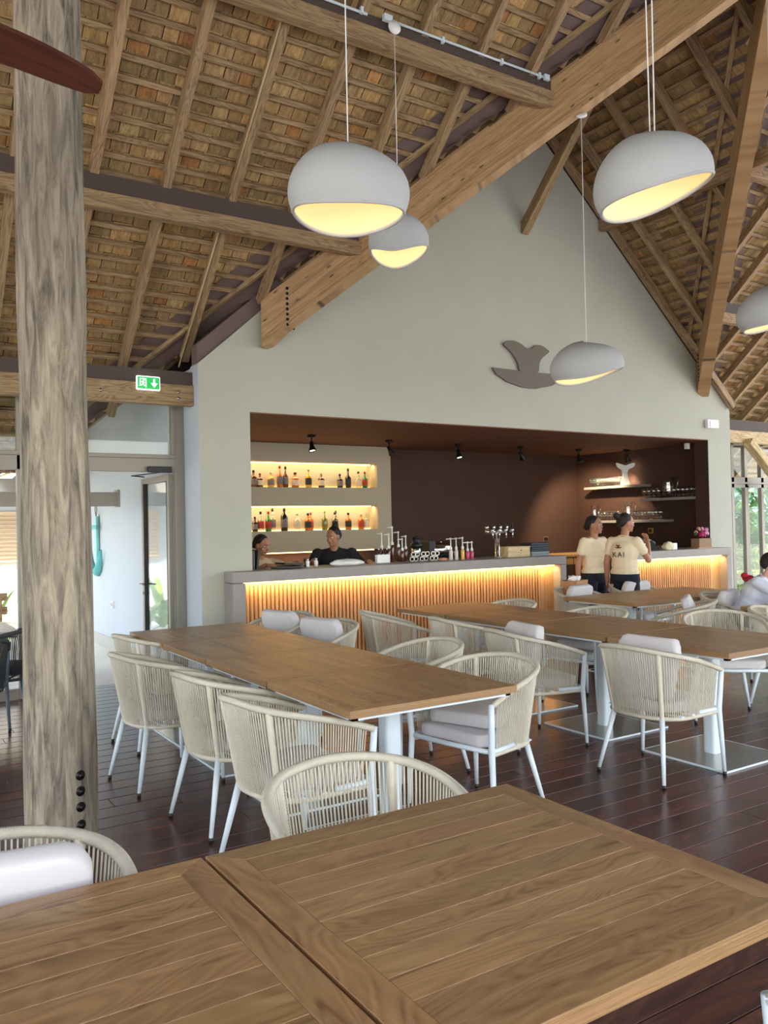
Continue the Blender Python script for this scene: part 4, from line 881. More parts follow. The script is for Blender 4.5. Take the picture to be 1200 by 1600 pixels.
# ================================================================== CHAIRS
def resample(pts, n):
    ln = [0]
    for i in range(1, len(pts)): ln.append(ln[-1]+(pts[i]-pts[i-1]).length)
    out = []; j = 0
    for k in range(n):
        d = ln[-1]*k/(n-1)
        while j < len(pts)-2 and ln[j+1] < d: j += 1
        u = (d-ln[j])/max(1e-9, ln[j+1]-ln[j]); out.append(pts[j].lerp(pts[j+1], min(1, max(0, u))))
    return out
def ucurve(xf, yf, yb, xb, n):
    p = [Vector((xf, -yf)), Vector((0, -yb))]
    for k in range(1, 40):
        a = -PI/2+PI*k/40; c, s = math.cos(a), math.sin(a); e = .82; p.append(Vector((-xb*abs(c)**e, math.copysign(abs(s)**e, s)*yb)))
    p += [Vector((0, yb)), Vector((xf, yf))]
    return resample(p, n)
def rimz(u): return .785-.158*abs(u)**1.7
def pillow(mb, plan, z0, z1, rnd=.03, puff=.012, seed=0, nl=8):
    n = len(plan); c = sum(plan, Vector((0, 0)))/n; vs = []; fs = []
    layers = []
    for i in range(nl+1): a = -PI/2+PI*i/nl; layers.append((max(0, math.cos(a))**.55, (z0+z1)/2+math.sin(a)*(z1-z0)/2))
    for (cs, z) in layers:
        for p in plan:
            d = (p-c); L_ = d.length; q = c+d*((L_-rnd*(1-cs))/L_); vs.append(Vector((q.x, q.y, z)))
    for i in range(nl):
        for k in range(n): fs.append((i*n+k, i*n+(k+1) % n, (i+1)*n+(k+1) % n, (i+1)*n+k))
    # puffed caps as rings towards the centre
    for top in (0, 1):
        base = nl*n if top else 0; prev = base; z = layers[-1][1] if top else layers[0][1]
        for r, pz in ((.6, .75), (.25, 1)):
            st_ = len(vs)
            for k in range(n):
                p = vs[base+k]; q = Vector((c.x+(p.x-c.x)*r, c.y+(p.y-c.y)*r, z+(puff*pz if top else -puff*pz*.3))); vs.append(q)
            for k in range(n):
                f = (prev+k, prev+(k+1) % n, st_+(k+1) % n, st_+k); fs.append(f if top else f[::-1])
            prev = st_
        vs.append(Vector((c.x, c.y, z+(puff if top else -puff*.3)))); ci = len(vs)-1
        for k in range(n): f = (prev+k, prev+(k+1) % n, ci); fs.append(f if top else f[::-1])
    mb.faces(vs, fs, [(0, 0, 0)]*len(vs), True)
def make_chair(name, label, kind, rope, metal, cush, loc, rz, grp, tip=None):
    t = thing(name, label, 'chair', loc, rz, grp)
    NS = 106
    top = ucurve(.245, .285, .298, .292, NS); bot = ucurve(.225, .262, .255, .215, NS)
    T3 = [Vector((p.x, p.y, rimz(2*i/(NS-1)-1))) for i, p in enumerate(top)]; B3 = [Vector((p.x, p.y, .375)) for p in bot]
    m_ = MB(); rnd = random.Random(3)
    for i in range(3, NS-3):
        j = max(0, min(NS-1, i+(1 if i % 2 else 0))); m_.tube([B3[i]+Vector((0, 0, -.008)), T3[i]], [.0030, .0036, .0030][i%3], 4, caps=False)
    m_.obj('rope_weave', rope, t)
    def wrapped(pts, r, name, amp=.0014, pitch=.0055):
        L_ = sum((pts[i+1]-pts[i]).length for i in range(len(pts)-1)); n = int(L_/pitch)*2; q = resample(pts, n); m2 = MB(); m2.tube(q, [r+(amp if k % 2 else -amp) for k in range(n)], 8); return m2.obj(name, rope, t)
    wrapped(T3, .0155, 'top_rail'); wrapped(B3, .012, 'lower_rail', pitch=.008)
    for s in (.36, .64):
        i = int(s*(NS-1)); wrapped([B3[i], T3[i]], .0135, 'back_post', pitch=.009)
    tip = tip or M['black']
    for sy_ in (-1, 1):
        i = int((.36 if sy_ < 0 else .64)*(NS-1))
        m_ = MB(); f = Vector((-.252, sy_*.232, .022)); m_.tube([f, f.lerp(B3[i], .5), B3[i]], [.0105, .014, .0165], 12); l = m_.obj('leg', metal, t)
        m_ = MB(); m_.cyl((f.x-.001, f.y, 0), (f.x, f.y, .024), .0115, .0118, n=10); m_.obj('foot_cap', tip, l)
        f = Vector((.248, sy_*.292, .022)); k = Vector((.236, sy_*.272, .39)); m_ = MB(); e = Vector((T3[0].x+.006, sy_*T3[0].y*-1, T3[0].z+.008)); m_.tube([f, f.lerp(k, .6), k, k.lerp(e, .5), e], [.0105, .0145, .0165, .016, .015], 12); l = m_.obj('leg', metal, t)
        m_ = MB(); m_.cyl((f.x, f.y, 0), (f.x, f.y, .024), .0115, .0118, n=10); m_.obj('foot_cap', tip, l)
    m_ = MB(); m_.tube([(.05, -.262, .395), (.2, -.27, .395), (.24, -.24, .395), (.25, 0, .395), (.24, .24, .395), (.2, .27, .395), (.05, .262, .395)], .013, 10)
    for x in (-.1, .0, .1): m_.b2(x-.012, x+.012, -.26, .26, .385, .392)
    m_.obj('seat_frame', metal, t)
    pl = resample([Vector((.235, -.2)), Vector((.245, .2)), Vector((.2, .235)), Vector((0, .238)), Vector((-.12, .2)), Vector((-.19, .1)), Vector((-.2, 0)), Vector((-.19, -.1)), Vector((-.12, -.2)), Vector((0, -.238)), Vector((.2, -.235)), Vector((.235, -.2))], 41)[:-1]
    m_ = MB(); pillow(m_, pl, .402, .468, .028); m_.obj('seat_cushion', cush, t)
    sq = resample([Vector((a, b)) for a, b in ((-.18, -.185), (.18, -.185), (.212, -.13), (.215, .13), (.19, .185), (-.19, .185), (-.215, .13), (-.212, -.13), (-.18, -.185))], 37)[:-1]
    if kind != 'none':
        m_ = MB(); pillow(m_, [Vector((p.x, p.y)) for p in sq], -.036, .036, .024, .024)
        if kind == 'up': R = Matrix.Translation((-.085, .0, .645)) @ Matrix.Rotation(math.radians(-72), 4, 'Y') @ Matrix.Rotation(PI/2, 4, 'Z')
        else: R = Matrix.Translation((.01, 0, .53)) @ Matrix.Rotation(math.radians(5), 4, 'Y') @ Matrix.Rotation(PI/2+.12, 4, 'Z')
        m_.bm.transform(R); m_.obj('back_cushion', cush, t)
    return t
rad = math.radians
G1 = 'rope chairs on the left side of the left row'
cf = make_chair('rope_chair', 'cream rope armchair in the left row directly before the centre foreground chair', 'none', M['rope'], M['white_metal'], M['cushion'], (1.635, 3.39, 0), rad(6), G1)
cu = make_chair('rope_chair', 'cream rope chair with white cushion, back to camera, near end of the middle row', 'up', M['rope'], M['white_metal'], M['cushion'], (4.06, 3.37, 0), rad(3), 'rope chairs around the middle row')
cl_ = make_chair('rope_chair', 'cream rope chair, cushion lying on its seat, by the near corner of the left row', 'flat', M['rope'], M['white_metal'], M['cushion'], (2.79, 3.49, 0), rad(192), 'rope chairs on the right side of the left row')
G2 = 'rope chairs on the right side of the left row'; G3 = 'rope chairs around the middle row'; G4 = 'rope chairs at the back tables'
for pr, x, y, a, lab, g in [
    (cf, 1.65, 4.13, 6, 'cream rope chair second from the camera on the left side of the left row', G1),
    (cf, 1.555, 5.02, 6, 'cream rope chair third along the left side of the left row, right of the column', G1),
    (cf, 1.80, 5.91, 7, 'cream rope chair half hidden behind the log column at the left row', G1),
    (cf, 1.245, 2.045, -94, 'cream rope chair at the far side of the nearest table, back towards the left row', None),
    (cu, .225, 1.96, -100, 'cream rope chair with large white cushion at the lower left edge', None),
    (cf, 2.91, 4.29, 174, 'cream rope chair next behind the cushion chair on the right side of the left row', G2),
    (cu, 2.93, 5.62, 196, 'rope chair with upright white cushion, nearer of two before the lit bar slats', G2),
    (cu, 2.93, 6.35, 196, 'rope chair with upright white cushion, farther of two before the lit bar slats', G2),
    (cu, 3.95, 4.35, -10, 'rope chair with white cushion top, second on the near side of the middle row', G3),
    (cf, 4.09, 5.22, -8, 'rope chair third along the near side of the middle row', G3),
    (cf, 3.88, 5.98, -20, 'greyish looking rope chair at the far end of the near side of the middle row', G3),
    (cf, 5.05, 5.95, 180, 'rope chair whose rim peeks over the far end of the middle row', G3),
    (cl_, 5.12, 4.93, 184, 'rope chair with rim showing behind the centre of the middle row', G3),
    (cl_, 5.62, 3.98, -130, 'rope chair facing the camera behind the near end of the middle row', G3),
    (cu, 6.33, 4.93, 125, 'rope chair with grey cushion in side view before the back tables', G4),
    (cu, 6.65, 6.45, -80, 'rope chair with cushion at the far left corner of the back tables', G4),
    (cu, 7.55, 6.45, -90, 'rope chair with cushion behind the back tables by the second woman', G4),
    (cu, 7.2, 5.0, -75, 'rope chair on which the man in the white shirt sits', G4),
    (cf, 6.35, 3.9, -75, 'rope chair cut off at the right edge behind the near end of the middle row', G4)]:
    dup(pr, (x, y, 0), rad(a), lab, g)
cf2 = make_chair('rope_chair', 'white framed chair whose arm tip shows at the lower right corner', 'none', M['rope'], M['white_metal'], M['cushion'], (1.715, .69, 0), rad(90), None)
cd1 = make_chair('dark_rope_chair', 'dark rope chair right beside the log column at the far left table', 'none', M['rope_dark'], M['metal_dark'], M['cushion_dark'], (.98, 7.25, 0), rad(150), 'dark chairs at the left edge')
dup(cd1, (.62, 6.72, 0), rad(80), 'dark rope chair seen from behind, cut by the left picture edge', 'dark chairs at the left edge')
# ================================================================== PEOPLE
skin_m = flat('skin_tan', rgb(168, 118, 92), .5, var=.03, vscale=8); skin_l = flat('skin_light', rgb(206, 160, 136), .5, var=.03, vscale=8)
hair_m = flat('black_hair', rgb(20, 16, 15), .6, bump=.5, bscale=150); cream = flat('cream_tshirt', rgb(228, 214, 182), .9, bump=.1, bscale=300); blackc = flat('black_tshirt', rgb(26, 26, 30), .9)
navy = flat('dark_navy_jeans', rgb(20, 24, 40), .9); lips = flat('lips', rgb(150, 80, 74), .5); eyew = flat('eye_white', rgb(230, 226, 220), .3); eyed = flat('iris', rgb(30, 20, 16), .2)
def V(*a): return Vector(a)
def cap(mb, a, b, r0, r1, n=12):
    a, b = Vector(a), Vector(b); L_ = (b-a).length; d = (b-a)/L_; pts = []; rr = []
    for k in range(5): s = PI/2*(1-k/4); pts.append(a-d*r0*math.sin(s)); rr.append(max(.0008, r0*math.cos(s)))
    for k in range(1, 5): s = PI/2*k/4; pts.append(b+d*r1*math.sin(s)); rr.append(max(.0008, r1*math.cos(s)))
    mb.tube(pts, rr, n)
def remesh(o, v, sm=4):
    r = o.modifiers.new('remesh', 'REMESH'); r.mode = 'VOXEL'; r.voxel_size = v; r.use_smooth_shade = True
    s = o.modifiers.new('smooth', 'SMOOTH'); s.iterations = sm; s.factor = .5
def person(label, loc, rz, J, skin, shirt, pants=None, wd=1.0, hair='bun', head=(0, 0), sleeve=.5, apron=None):
    """J: joints in the local frame (facing +X, left = +Y); hands curled lightly"""
    t = thing('person', label, 'person', loc, rz)
    b = MB(); pel, ch, nk, hd = V(*J['pelvis']), V(*J['chest']), V(*J['neck']), V(*J['head'])
    up = (nk-pel).normalized(); side = V(0, 1, 0); fw = side.cross(up)
    Rt = Matrix((fw, side, up)).transposed()
    b.ell(pel, (.115*wd, .16*wd, .12), Rt); b.ell(pel.lerp(ch, .5), (.10*wd, .132*wd, .14), Rt); b.ell(ch, (.108*wd, .15*wd, .15), Rt)
    shL, shR = V(*J['shL']), V(*J['shR'])
    cap(b, shL.lerp(shR, .16), shR.lerp(shL, .16), .048, .048); cap(b, nk-up*.06, hd-V(0, 0, .04), .052, .048)
    q = Matrix.Rotation(rad(head[0]), 3, 'Z') @ Matrix.Rotation(rad(head[1]), 3, 'Y')
    H_ = lambda x, y, z: hd+q @ V(x, y, z)
    b.ell(H_(-.006, 0, .02), (.094, .074, .092), q, 20, 12); b.ell(H_(.022, 0, -.045), (.062, .055, .062), q, 16, 10)   # skull, jaw
    b.ell(H_(.068, 0, -.082), (.02, .024, .018), q); b.ell(H_(.09, 0, -.022), (.016, .013, .014), q); cap(b, H_(.08, 0, .018), H_(.092, 0, -.018), .008, .010, 8)
    b.ell(H_(.08, 0, .03), (.014, .05, .012), q)
    for s in (-1, 1): b.ell(H_(.0, s*.074, -.005), (.018, .008, .03), q); b.ell(H_(.055, s*.042, -.03), (.02, .016, .02), q)
    b.ell(H_(.08, 0, -.052), (.012, .022, .010), q)
    for s, S in ((1, 'L'), (-1, 'R')):
        sh, el, wr = V(*J['sh'+S]), V(*J['el'+S]), V(*J['wr'+S]); cap(b, sh, el, .046*wd, .036*wd); cap(b, el, wr, .037*wd, .024)
        d = (V(*J['hd'+S])-wr).normalized(); pn = d.orthogonal() if 'pn'+S not in J else V(*J['pn'+S]); pn = (pn-d*pn.dot(d)).normalized(); sd = d.cross(pn)
        Rh = Matrix((d, sd, pn)).transposed(); b.ell(wr+d*.045, (.05, .036, .016), Rh)
        for k, (o_, L1) in enumerate(((-.027, .062), (-.009, .072), (.009, .068), (.027, .054))):
            p0 = wr+d*.078+sd*o_; p1 = p0+(d*.9+pn*.25).normalized()*L1*.52; p2 = p1+(d*.6+pn*.75).normalized()*L1*.5; cap(b, p0, p1, .0092, .0085, 8); cap(b, p1, p2, .0085, .007, 8)
        p0 = wr+d*.03-sd*.028; p1 = p0+(d*.6-sd*.7).normalized()*.035; p2 = p1+(d*.9-sd*.1+pn*.3).normalized()*.03; cap(b, p0, p1, .0115, .0098, 8); cap(b, p1, p2, .0098, .008, 8)
    for s, S in ((1, 'L'), (-1, 'R')):
        hp, kn, an = V(*J['hp'+S]), V(*J['kn'+S]), V(*J['an'+S]); cap(b, hp, kn, .085*wd, .055); cap(b, kn, an, .055, .035)
        cap(b, an+V(-.02, 0, -.03), an+V(.14, 0, -.045), .034, .028)
    o = b.obj('body', skin, t); remesh(o, .0062, 3)
    for s in (-1, 1):
        e = MB(); e.ell(H_(.075, s*.03, .006), (.012, .015, .008), q, 12, 8); e.obj('eye', eyew, t); e = MB(); e.ell(H_(.084, s*.03, .006), (.005, .0065, .0065), q, 10, 6); e.obj('iris', eyed, t)
        e = MB(); cap(e, H_(.085, s*.015, .026), H_(.072, s*.048, .026), .0032, .0025, 6); e.obj('eyebrow', hair_m, t)
    e = MB(); e.ell(H_(.088, 0, -.055), (.008, .022, .0075), q, 12, 8); e.obj('mouth', lips, t)
    h = MB(); R2 = q
    def hf(l): return l
    h.ell(H_(-.018, 0, .032), (.093, .079, .09), R2, 20, 12); h.ell(H_(-.045, 0, .012), (.07, .073, .07), R2, 18, 10)
    if hair == 'bun': h.ell(H_(-.115, 0, .075), (.042, .045, .04), R2)
    elif hair == 'top': h.ell(H_(-.06, 0, .125), (.04, .04, .035), R2)
    elif hair == 'low': h.ell(H_(-.1, 0, -.02), (.035, .04, .04), R2)
    else: h.ell(H_(.012, 0, .075), (.07, .072, .045), R2)
    o = h.obj('hair', hair_m, t); remesh(o, .007, 4)
    c = MB(); g = .016
    c.ell(ch, (.112*wd+g, .155*wd+g, .155), Rt); c.ell(pel.lerp(ch, .5), (.108*wd+g, .142*wd+g, .15), Rt); c.ell(pel.lerp(ch, .15), (.115*wd+g, .158*wd+g, .085), Rt)
    cap(c, shL.lerp(shR, .16)-up*.012, shR.lerp(shL, .16)-up*.012, .058, .058)
    for S_ in (shL, shR): cap(c, nk-up*.035, S_-up*.01, .05, .05)
    for S in 'LR': sh, el = V(*J['sh'+S]), V(*J['el'+S]); e2 = sh.lerp(el, sleeve); cap(c, sh-up*.008, e2, .048*wd+.008, .050*wd+.008)
    o = c.obj('tshirt', shirt, t); remesh(o, .009, 6)
    cl2 = MB(); a_ = [nk+Rt @ V(.058*math.cos(k*PI/12)+.004, .066*math.sin(k*PI/12), -.012-.02*math.cos(k*PI/12)) for k in range(24)]; cl2.tube(a_, .006, 6, closed=True); cl2.obj('neckline', shirt, t)
    if pants:
        c = MB(); c.ell(pel, (.125*wd+.004, .172*wd, .125), Rt)
        for S in 'LR': hp, kn, an = V(*J['hp'+S]), V(*J['kn'+S]), V(*J['an'+S]); cap(c, hp, kn, .096*wd, .068); cap(c, kn, an.lerp(kn, .08), .068, .055)
        o = c.obj('trousers', pants, t); remesh(o, .010, 4)
        for S in 'LR':
            an = V(*J['an'+S]); c = MB(); cap(c, an+V(-.03, 0, -.045), an+V(.15, 0, -.052), .042, .036); o = c.obj('shoe', M['black'], t); remesh(o, .008, 2)
    return t
def stand(**k):
    J = dict(pelvis=(0, 0, .88), chest=(0, 0, 1.15), neck=(-.005, 0, 1.325), head=(.02, 0, 1.47), shL=(0, .165, 1.285), shR=(0, -.165, 1.285), elL=(-.02, .215, 1.03), elR=(-.02, -.215, 1.03),
             wrL=(.04, .215, .80), wrR=(.04, -.215, .80), hdL=(.06, .21, .7), hdR=(.06, -.21, .7), pnL=(0, -1, 0), pnR=(0, 1, 0),
             hpL=(0, .085, .84), hpR=(0, -.085, .84), knL=(.02, .09, .46), knR=(.02, -.09, .46), anL=(-.01, .095, .085), anR=(-.01, -.095, .085)); J.update(k); return J
person('standing woman in cream t-shirt and dark trousers, face towards the room', (7.42, 7.02, 0), rad(-88), stand(wrR=(-.03, -.25, .80), elR=(-.03, -.235, 1.03), hdR=(-.03, -.25, .7)), skin_m, cream, navy, 1.02, 'low', (22, 0))
w2 = person('woman with hair bun seen from behind, hand raised to her chin, lettered cream t-shirt', (7.5, 6.62, 0), rad(12), stand(head=(.03, -.01, 1.49), neck=(-.005, 0, 1.34), elR=(.13, -.23, 1.06), wrR=(.25, -.17, 1.24), hdR=(.25, -.14, 1.34), pnR=(-1, .3, 0), elL=(-.06, .2, 1.03), wrL=(-.02, .22, .8), hdL=(0, .22, .7)), skin_m, cream, navy, 1.03, 'bun', (-38, 4))
# mark and letters on the back of the t-shirt
def letters(txt, size, mat, M4, parent, name):
    c = bpy.data.curves.new('txt', 'FONT'); c.body = txt; c.size = size; c.align_x = 'CENTER'; c.extrude = .001; c.space_character = 1.25
    o = bpy.data.objects.new('txt', c); COL.objects.link(o); bpy.context.view_layer.update(); me = bpy.data.meshes.new_from_object(o); bpy.data.objects.remove(o); me.name = name
    n = bpy.data.objects.new(name, me); COL.objects.link(n); me.materials.clear(); me.materials.append(mat); me.transform(M4); n.parent = parent; return n
Bk = Matrix.Translation((-.137, 0, 1.10)) @ Matrix.Rotation(-PI/2, 4, 'Z') @ Matrix.Rotation(PI/2, 4, 'X')
letters('KAI', .085, flat('dark_print', rgb(62, 50, 44), .8), Bk, w2, 'printed_letters')
m_ = MB(); K = .075
pts = [((a-ex)*K, (b-3.2)*K) for a, b in bowl]; m_.prism([Bk @ V(a*1.0, b+.1, .0) for a, b in pts], Bk.to_3x3() @ V(0, 0, .002))
m_.prism([Bk @ V((v.x-ex)*K, (v.z-3.2)*K+.1, .0) for v in q_] if False else [Bk @ V((a-ex)*K, (b-3.2)*K+.1, 0) for a, b in fl_], Bk.to_3x3() @ V(0, 0, .002))
m_.obj('printed_mark', flat('red_brown_print', rgb(112, 48, 30), .8), w2)
person('bartender in black t-shirt behind the bar, looking down to the left', (4.62, 8.36, 0), rad(-128), stand(pelvis=(-.05, 0, .86), chest=(.0, 0, 1.1), neck=(.03, 0, 1.27), head=(.07, 0, 1.40), shL=(.02, .2, 1.21), shR=(.02, -.2, 1.21), elL=(.06, .33, 1.04), wrL=(.2, .42, 1.12), hdL=(.3, .44, 1.13), pnL=(0, 0, -1), elR=(.1, -.27, 1.02), wrR=(.3, -.2, 1.14), hdR=(.38, -.16, 1.13), pnR=(0, 0, -1)), skin_m, blackc, navy, 1.32, 'top', (-28, 12), sleeve=.62)
person('worker in beige t-shirt half hidden by the left edge of the bar opening', (3.62, 8.32, 0), rad(-75), stand(pelvis=(-.05, 0, .84), chest=(.02, 0, 1.05), neck=(.06, 0, 1.2), head=(.1, 0, 1.33), shL=(.05, .17, 1.14), shR=(.05, -.17, 1.14), elL=(.2, .28, 1.08), wrL=(.42, .22, 1.16), hdL=(.5, .2, 1.15), pnL=(0, 0, -1), elR=(.16, -.24, 1.02), wrR=(.36, -.16, 1.13), hdR=(.44, -.12, 1.13), pnR=(0, 0, -1)), skin_m, flat('beige_tshirt', rgb(196, 170, 136), .9), navy, 1.0, 'low', (10, 14))
man = person('seated man in white shirt with black hair at the right edge, leaning on the table', (7.28, 4.92, 0), rad(-62), dict(pelvis=(-.02, 0, .56), chest=(.1, 0, .80), neck=(.18, 0, .95), head=(.24, 0, 1.07), shL=(.13, .18, .92), shR=(.13, -.18, .92), elL=(.33, .26, .78), elR=(.33, -.24, .78),
       wrL=(.52, .12, .79), wrR=(.52, -.10, .79), hdL=(.6, .06, .79), hdR=(.6, -.04, .79), pnL=(0, 0, -1), pnR=(0, 0, -1), hpL=(.02, .09, .54), hpR=(.02, -.09, .54), knL=(.42, .12, .52), knR=(.42, -.12, .52), anL=(.4, .12, .085), anR=(.4, -.12, .085)),
       skin_l, flat('white_shirt', rgb(214, 220, 236), .9), navy, 1.08, 'short', (0, 8), sleeve=.85)
m_ = MB(); m_.ell((.02, .06, .93), (.06, .03, .035), n=12, m=8); m_.ell((-.01, .02, .96), (.035, .04, .03), n=12, m=8); sp_ = m_.obj('red_scarf', flat('red_cloth', rgb(176, 26, 34), .8), man, label='red cloth at the nape')
# paper bag with tissue
t = thing('paper_bag', 'brown paper bag with white tissue standing on the back chair by the woman', 'bag', (6.78, 6.72, .0), rad(20))
m_ = MB(); vs = [V(-.14, -.09, 0), V(.14, -.09, 0), V(.14, .09, 0), V(-.14, .09, 0), V(-.15, -.1, .86), V(.15, -.1, .86), V(.15, .1, .86), V(-.15, .1, .86)]; vs = [v+V(0, 0, .0) for v in vs]
m_.faces([v if v.z > .5 else V(v.x, v.y, .47) for v in vs], [(0, 1, 5, 4), (1, 2, 6, 5), (2, 3, 7, 6), (3, 0, 4, 7), (3, 2, 1, 0)], [(0, 0, 0)]*8); o = m_.obj('bag', flat('kraft_paper', rgb(176, 132, 92), .8), t); sol = o.modifiers.new('s', 'SOLIDIFY'); sol.thickness = .003
m_ = MB(); rf = random.Random(8)
for k in range(16): a = rf.uniform(0, 6.28); p = V(.1*math.cos(a)*rf.random()*1.4, .08*math.sin(a)*rf.random(), .85); d = V(rf.uniform(-.6, .6), rf.uniform(-.6, .6), 1).normalized(); m_.ell(p+d*.035, (.035, .05, .008), d.to_track_quat('X', 'Z').to_matrix(), 8, 5)
m_.obj('tissue', M['white'], t)
m_ = MB(); m_.b2(-.13, .13, -.1, .1, 0, .468); o = m_.obj('stool', M['fascia'], bevel=.01); o.location = (6.78, 6.72, 0); o.rotation_euler[2] = rad(20); tag(o, 'low dark stool under the brown paper bag', 'stool')
# ================================================================== OUTSIDE
an_t = thing('anchor_ornament', 'turquoise wooden anchor hanging on the outdoor white wall', 'ornament', (XC-.02, 11.78, 1.38), 0)
teal = flat('teal_wood', rgb(92, 178, 178), .6, var=.2, vscale=6); teal2 = flat('light_teal_wood', rgb(140, 212, 210), .6, var=.15, vscale=5)
m_ = MB(); m_.b2(-.03, 0, -.045, .045, -.3, .34); m_.obj('shank', teal2, an_t); m_ = MB(); m_.b2(-.05, -.03, -.13, .13, .16, .22); m_.obj('stock', teal, an_t)
m_ = MB(); m_.tube([(-.03, .27, -.12), (-.03, .22, -.28), (-.03, .1, -.4), (-.03, 0, -.45), (-.03, -.1, -.4), (-.03, -.22, -.28), (-.03, -.27, -.12)], [.02, .04, .055, .06, .055, .04, .02], 8, sq=.5); m_.obj('arms', teal, an_t)
m_ = MB(); m_.tube([(-.02, 0, .34), (-.02, .05, .42), (-.02, 0, .62), (-.02, -.05, .42), (-.02, 0, .34)], .006, 6); m_.obj('hanging_cord', flat('cord_brown', rgb(120, 100, 84), .9), an_t)
m_ = MB(); m_.b2(-3, 2.49, 9.64, 9.76, 1.80, 1.96); m_.b2(2.49, 2.52, 9.62, 9.78, 1.79, 1.99); tag(m_.obj('gutter', flat('taupe_gutter', rgb(158, 152, 140), .5), bevel=.003), 'taupe boxed rain gutter outside above the white wall', 'gutter')
m_ = MB(); m_.b2(-6, 2.0, 11.6, 11.75, 1.99, 2.22); o = m_.obj('canopy_edge', flat('pale_fascia', rgb(190, 186, 176), .6)); tag(o, 'pale canopy edge of the veranda beyond the left windows', 'canopy')
leafm = [flat('leaf_bright', rgb(150, 186, 70), .6, var=.2, vscale=3), flat('leaf_mid', rgb(96, 146, 62), .6, var=.25, vscale=3), flat('leaf_dark', rgb(54, 96, 52), .6, var=.25, vscale=3), flat('leaf_red', rgb(170, 70, 90), .6, var=.2), flat('leaf_blue', rgb(110, 160, 130), .6, var=.2)]
for m in leafm:
    b = m.node_tree.nodes['Principled BSDF']; b.inputs['Subsurface Weight'].default_value = 0
def leafy(name, lab, cat, loc, h, rx, ry, n, mat, ll=.3, lw=.07, seed=0, grp=None, z0=.2):
    rnd = random.Random(seed); t = thing(name, lab, cat, loc, 0, grp); m_ = MB()
    for k in range(n):
        u = rnd.random(); a = rnd.uniform(0, 6.28); rr_ = math.sqrt(rnd.random())*(1-.5*abs(2*u-.9)); p = V(rx*rr_*math.cos(a), ry*rr_*math.sin(a), z0+u*(h-z0))
        d = V(math.cos(a)+rnd.uniform(-.6, .6), math.sin(a)+rnd.uniform(-.6, .6), rnd.uniform(-.4, .9)).normalized(); s = d.cross(V(0, 0, 1)).normalized(); l = ll*rnd.uniform(.6, 1.3); w_ = lw*rnd.uniform(.7, 1.3); mid = p+d*l*.5+V(0, 0, l*.1); e = p+d*l-V(0, 0, l*.15)
        m_.faces([p, mid+s*w_, e, mid-s*w_], [(0, 1, 2, 3)], [(0, 0, 0)]*4)
    m_.obj('foliage', mat, t); m_ = MB()
    for k in range(5): a = rnd.uniform(0, 6.28); m_.tube([(.03*math.cos(a), .03*math.sin(a), -.06), (rx*.3*math.cos(a), ry*.3*math.sin(a), h*.5), (rx*.5*math.cos(a), ry*.5*math.sin(a), h*.85)], [.03, .02, .008], 6)
    m_.obj('stem', M['rafter'], t); return t
def strap(name, lab, cat, loc, n, L_, mat, seed=0, grp=None, wd=.05, rise=1.0):
    rnd = random.Random(seed); t = thing(name, lab, cat, loc, 0, grp)
    for k in range(n):
        a = k*2.4+rnd.uniform(-.3, .3); l = L_*rnd.uniform(.7, 1.1); el = rnd.uniform(.6, 1.35)*rise; p = V(0, 0, 0); d = V(math.cos(a)*math.cos(el), math.sin(a)*math.cos(el), math.sin(el)); s = V(-math.sin(a), math.cos(a), 0); vs = []; N_ = 8
        for i in range(N_+1):
            u = i/N_; w_ = wd*math.sin(PI*min(1, .12+u*.88))**.7; vs += [p+s*w_, p-V(0, 0, w_*.3), p-s*w_]; p = p+d*l/N_; d = (d+V(0, 0, -.13*(1+u))).normalized()
        fs = []
        for i in range(N_): q = i*3; fs += [(q, q+1, q+4, q+3), (q+1, q+2, q+5, q+4)]
        m_ = MB(); m_.faces(vs, fs, [(0, 0, 0)]*len(vs), True); m_.obj('leaf', mat, t)
    return t
# right garden
sp = [(14.3, 10.0, 1.7, .65, 900, 1), (16.0, 10.6, 2.2, .8, 1000, 4), (17.9, 10.9, 2.3, .8, 900, 0), (20.3, 13.6, 4.6, 1.6, 1400, 2), (23.6, 15.4, 5.0, 1.9, 1400, 1), (26.5, 19.5, 7.5, 3.0, 1600, 2), (13.5, 8.95, .9, .35, 400, 0)]
nmz = ['mid green shrub closest outside the right window', 'bluish green shrub outside the right window', 'bright green tall shrub outside the right window', 'dark tall shrub farther out beyond the right window', 'mid green small tree beyond the right window', 'dark green tree far beyond the right window', 'low bright shrub just outside the right window frame']
for k, (x, y, h, r, n, mi) in enumerate(sp): leafy('garden_shrub', nmz[k], 'shrub', (x, y, -.06), h, r, r, n, leafm[mi], .32, .06, k, 'shrubs beyond the right window')
strap('red_cordyline', 'reddish leaved plant low outside the right window', 'plant', (15.1, 9.6, -.06), 26, .9, leafm[3], 3); strap('palm_plant', 'bright arching palm like plant outside the right window', 'plant', (14.9, 11.9, .9), 24, 1.5, leafm[0], 5)
# gazebo roof seen through the upper right window
gz = thing('gazebo', 'pale timber gazebo roof outside behind the upper right window', 'gazebo', (17.6, 13.1, 0))
m_ = MB(); rr0 = random.Random(2)
for k in range(16):
    x = -1.8+k*.24; m_.beam((x, -1.4, 2.45), (x, .6, 3.9), .22, .03)
m_.obj('roof_boards', M['glulam_pale'], gz)
for k in range(4): x = -1.7+k*1.15; m_ = MB(); m_.beam((x, -1.45, 2.36), (x, .6, 3.82), .08, .12); m_.obj('rafter', M['glulam_pale'], gz)
m_ = MB(); m_.beam((-1.9, -1.2, 2.42), (1.9, -1.2, 2.42), .1, .18); m_.obj('beam', M['glulam_pale'], gz)
for x in (-1.6, 1.7): m_ = MB(); m_.cyl((x, -1.2, -.06), (x, -1.2, 2.34), .07); m_.obj('post', M['glulam_pale'], gz)
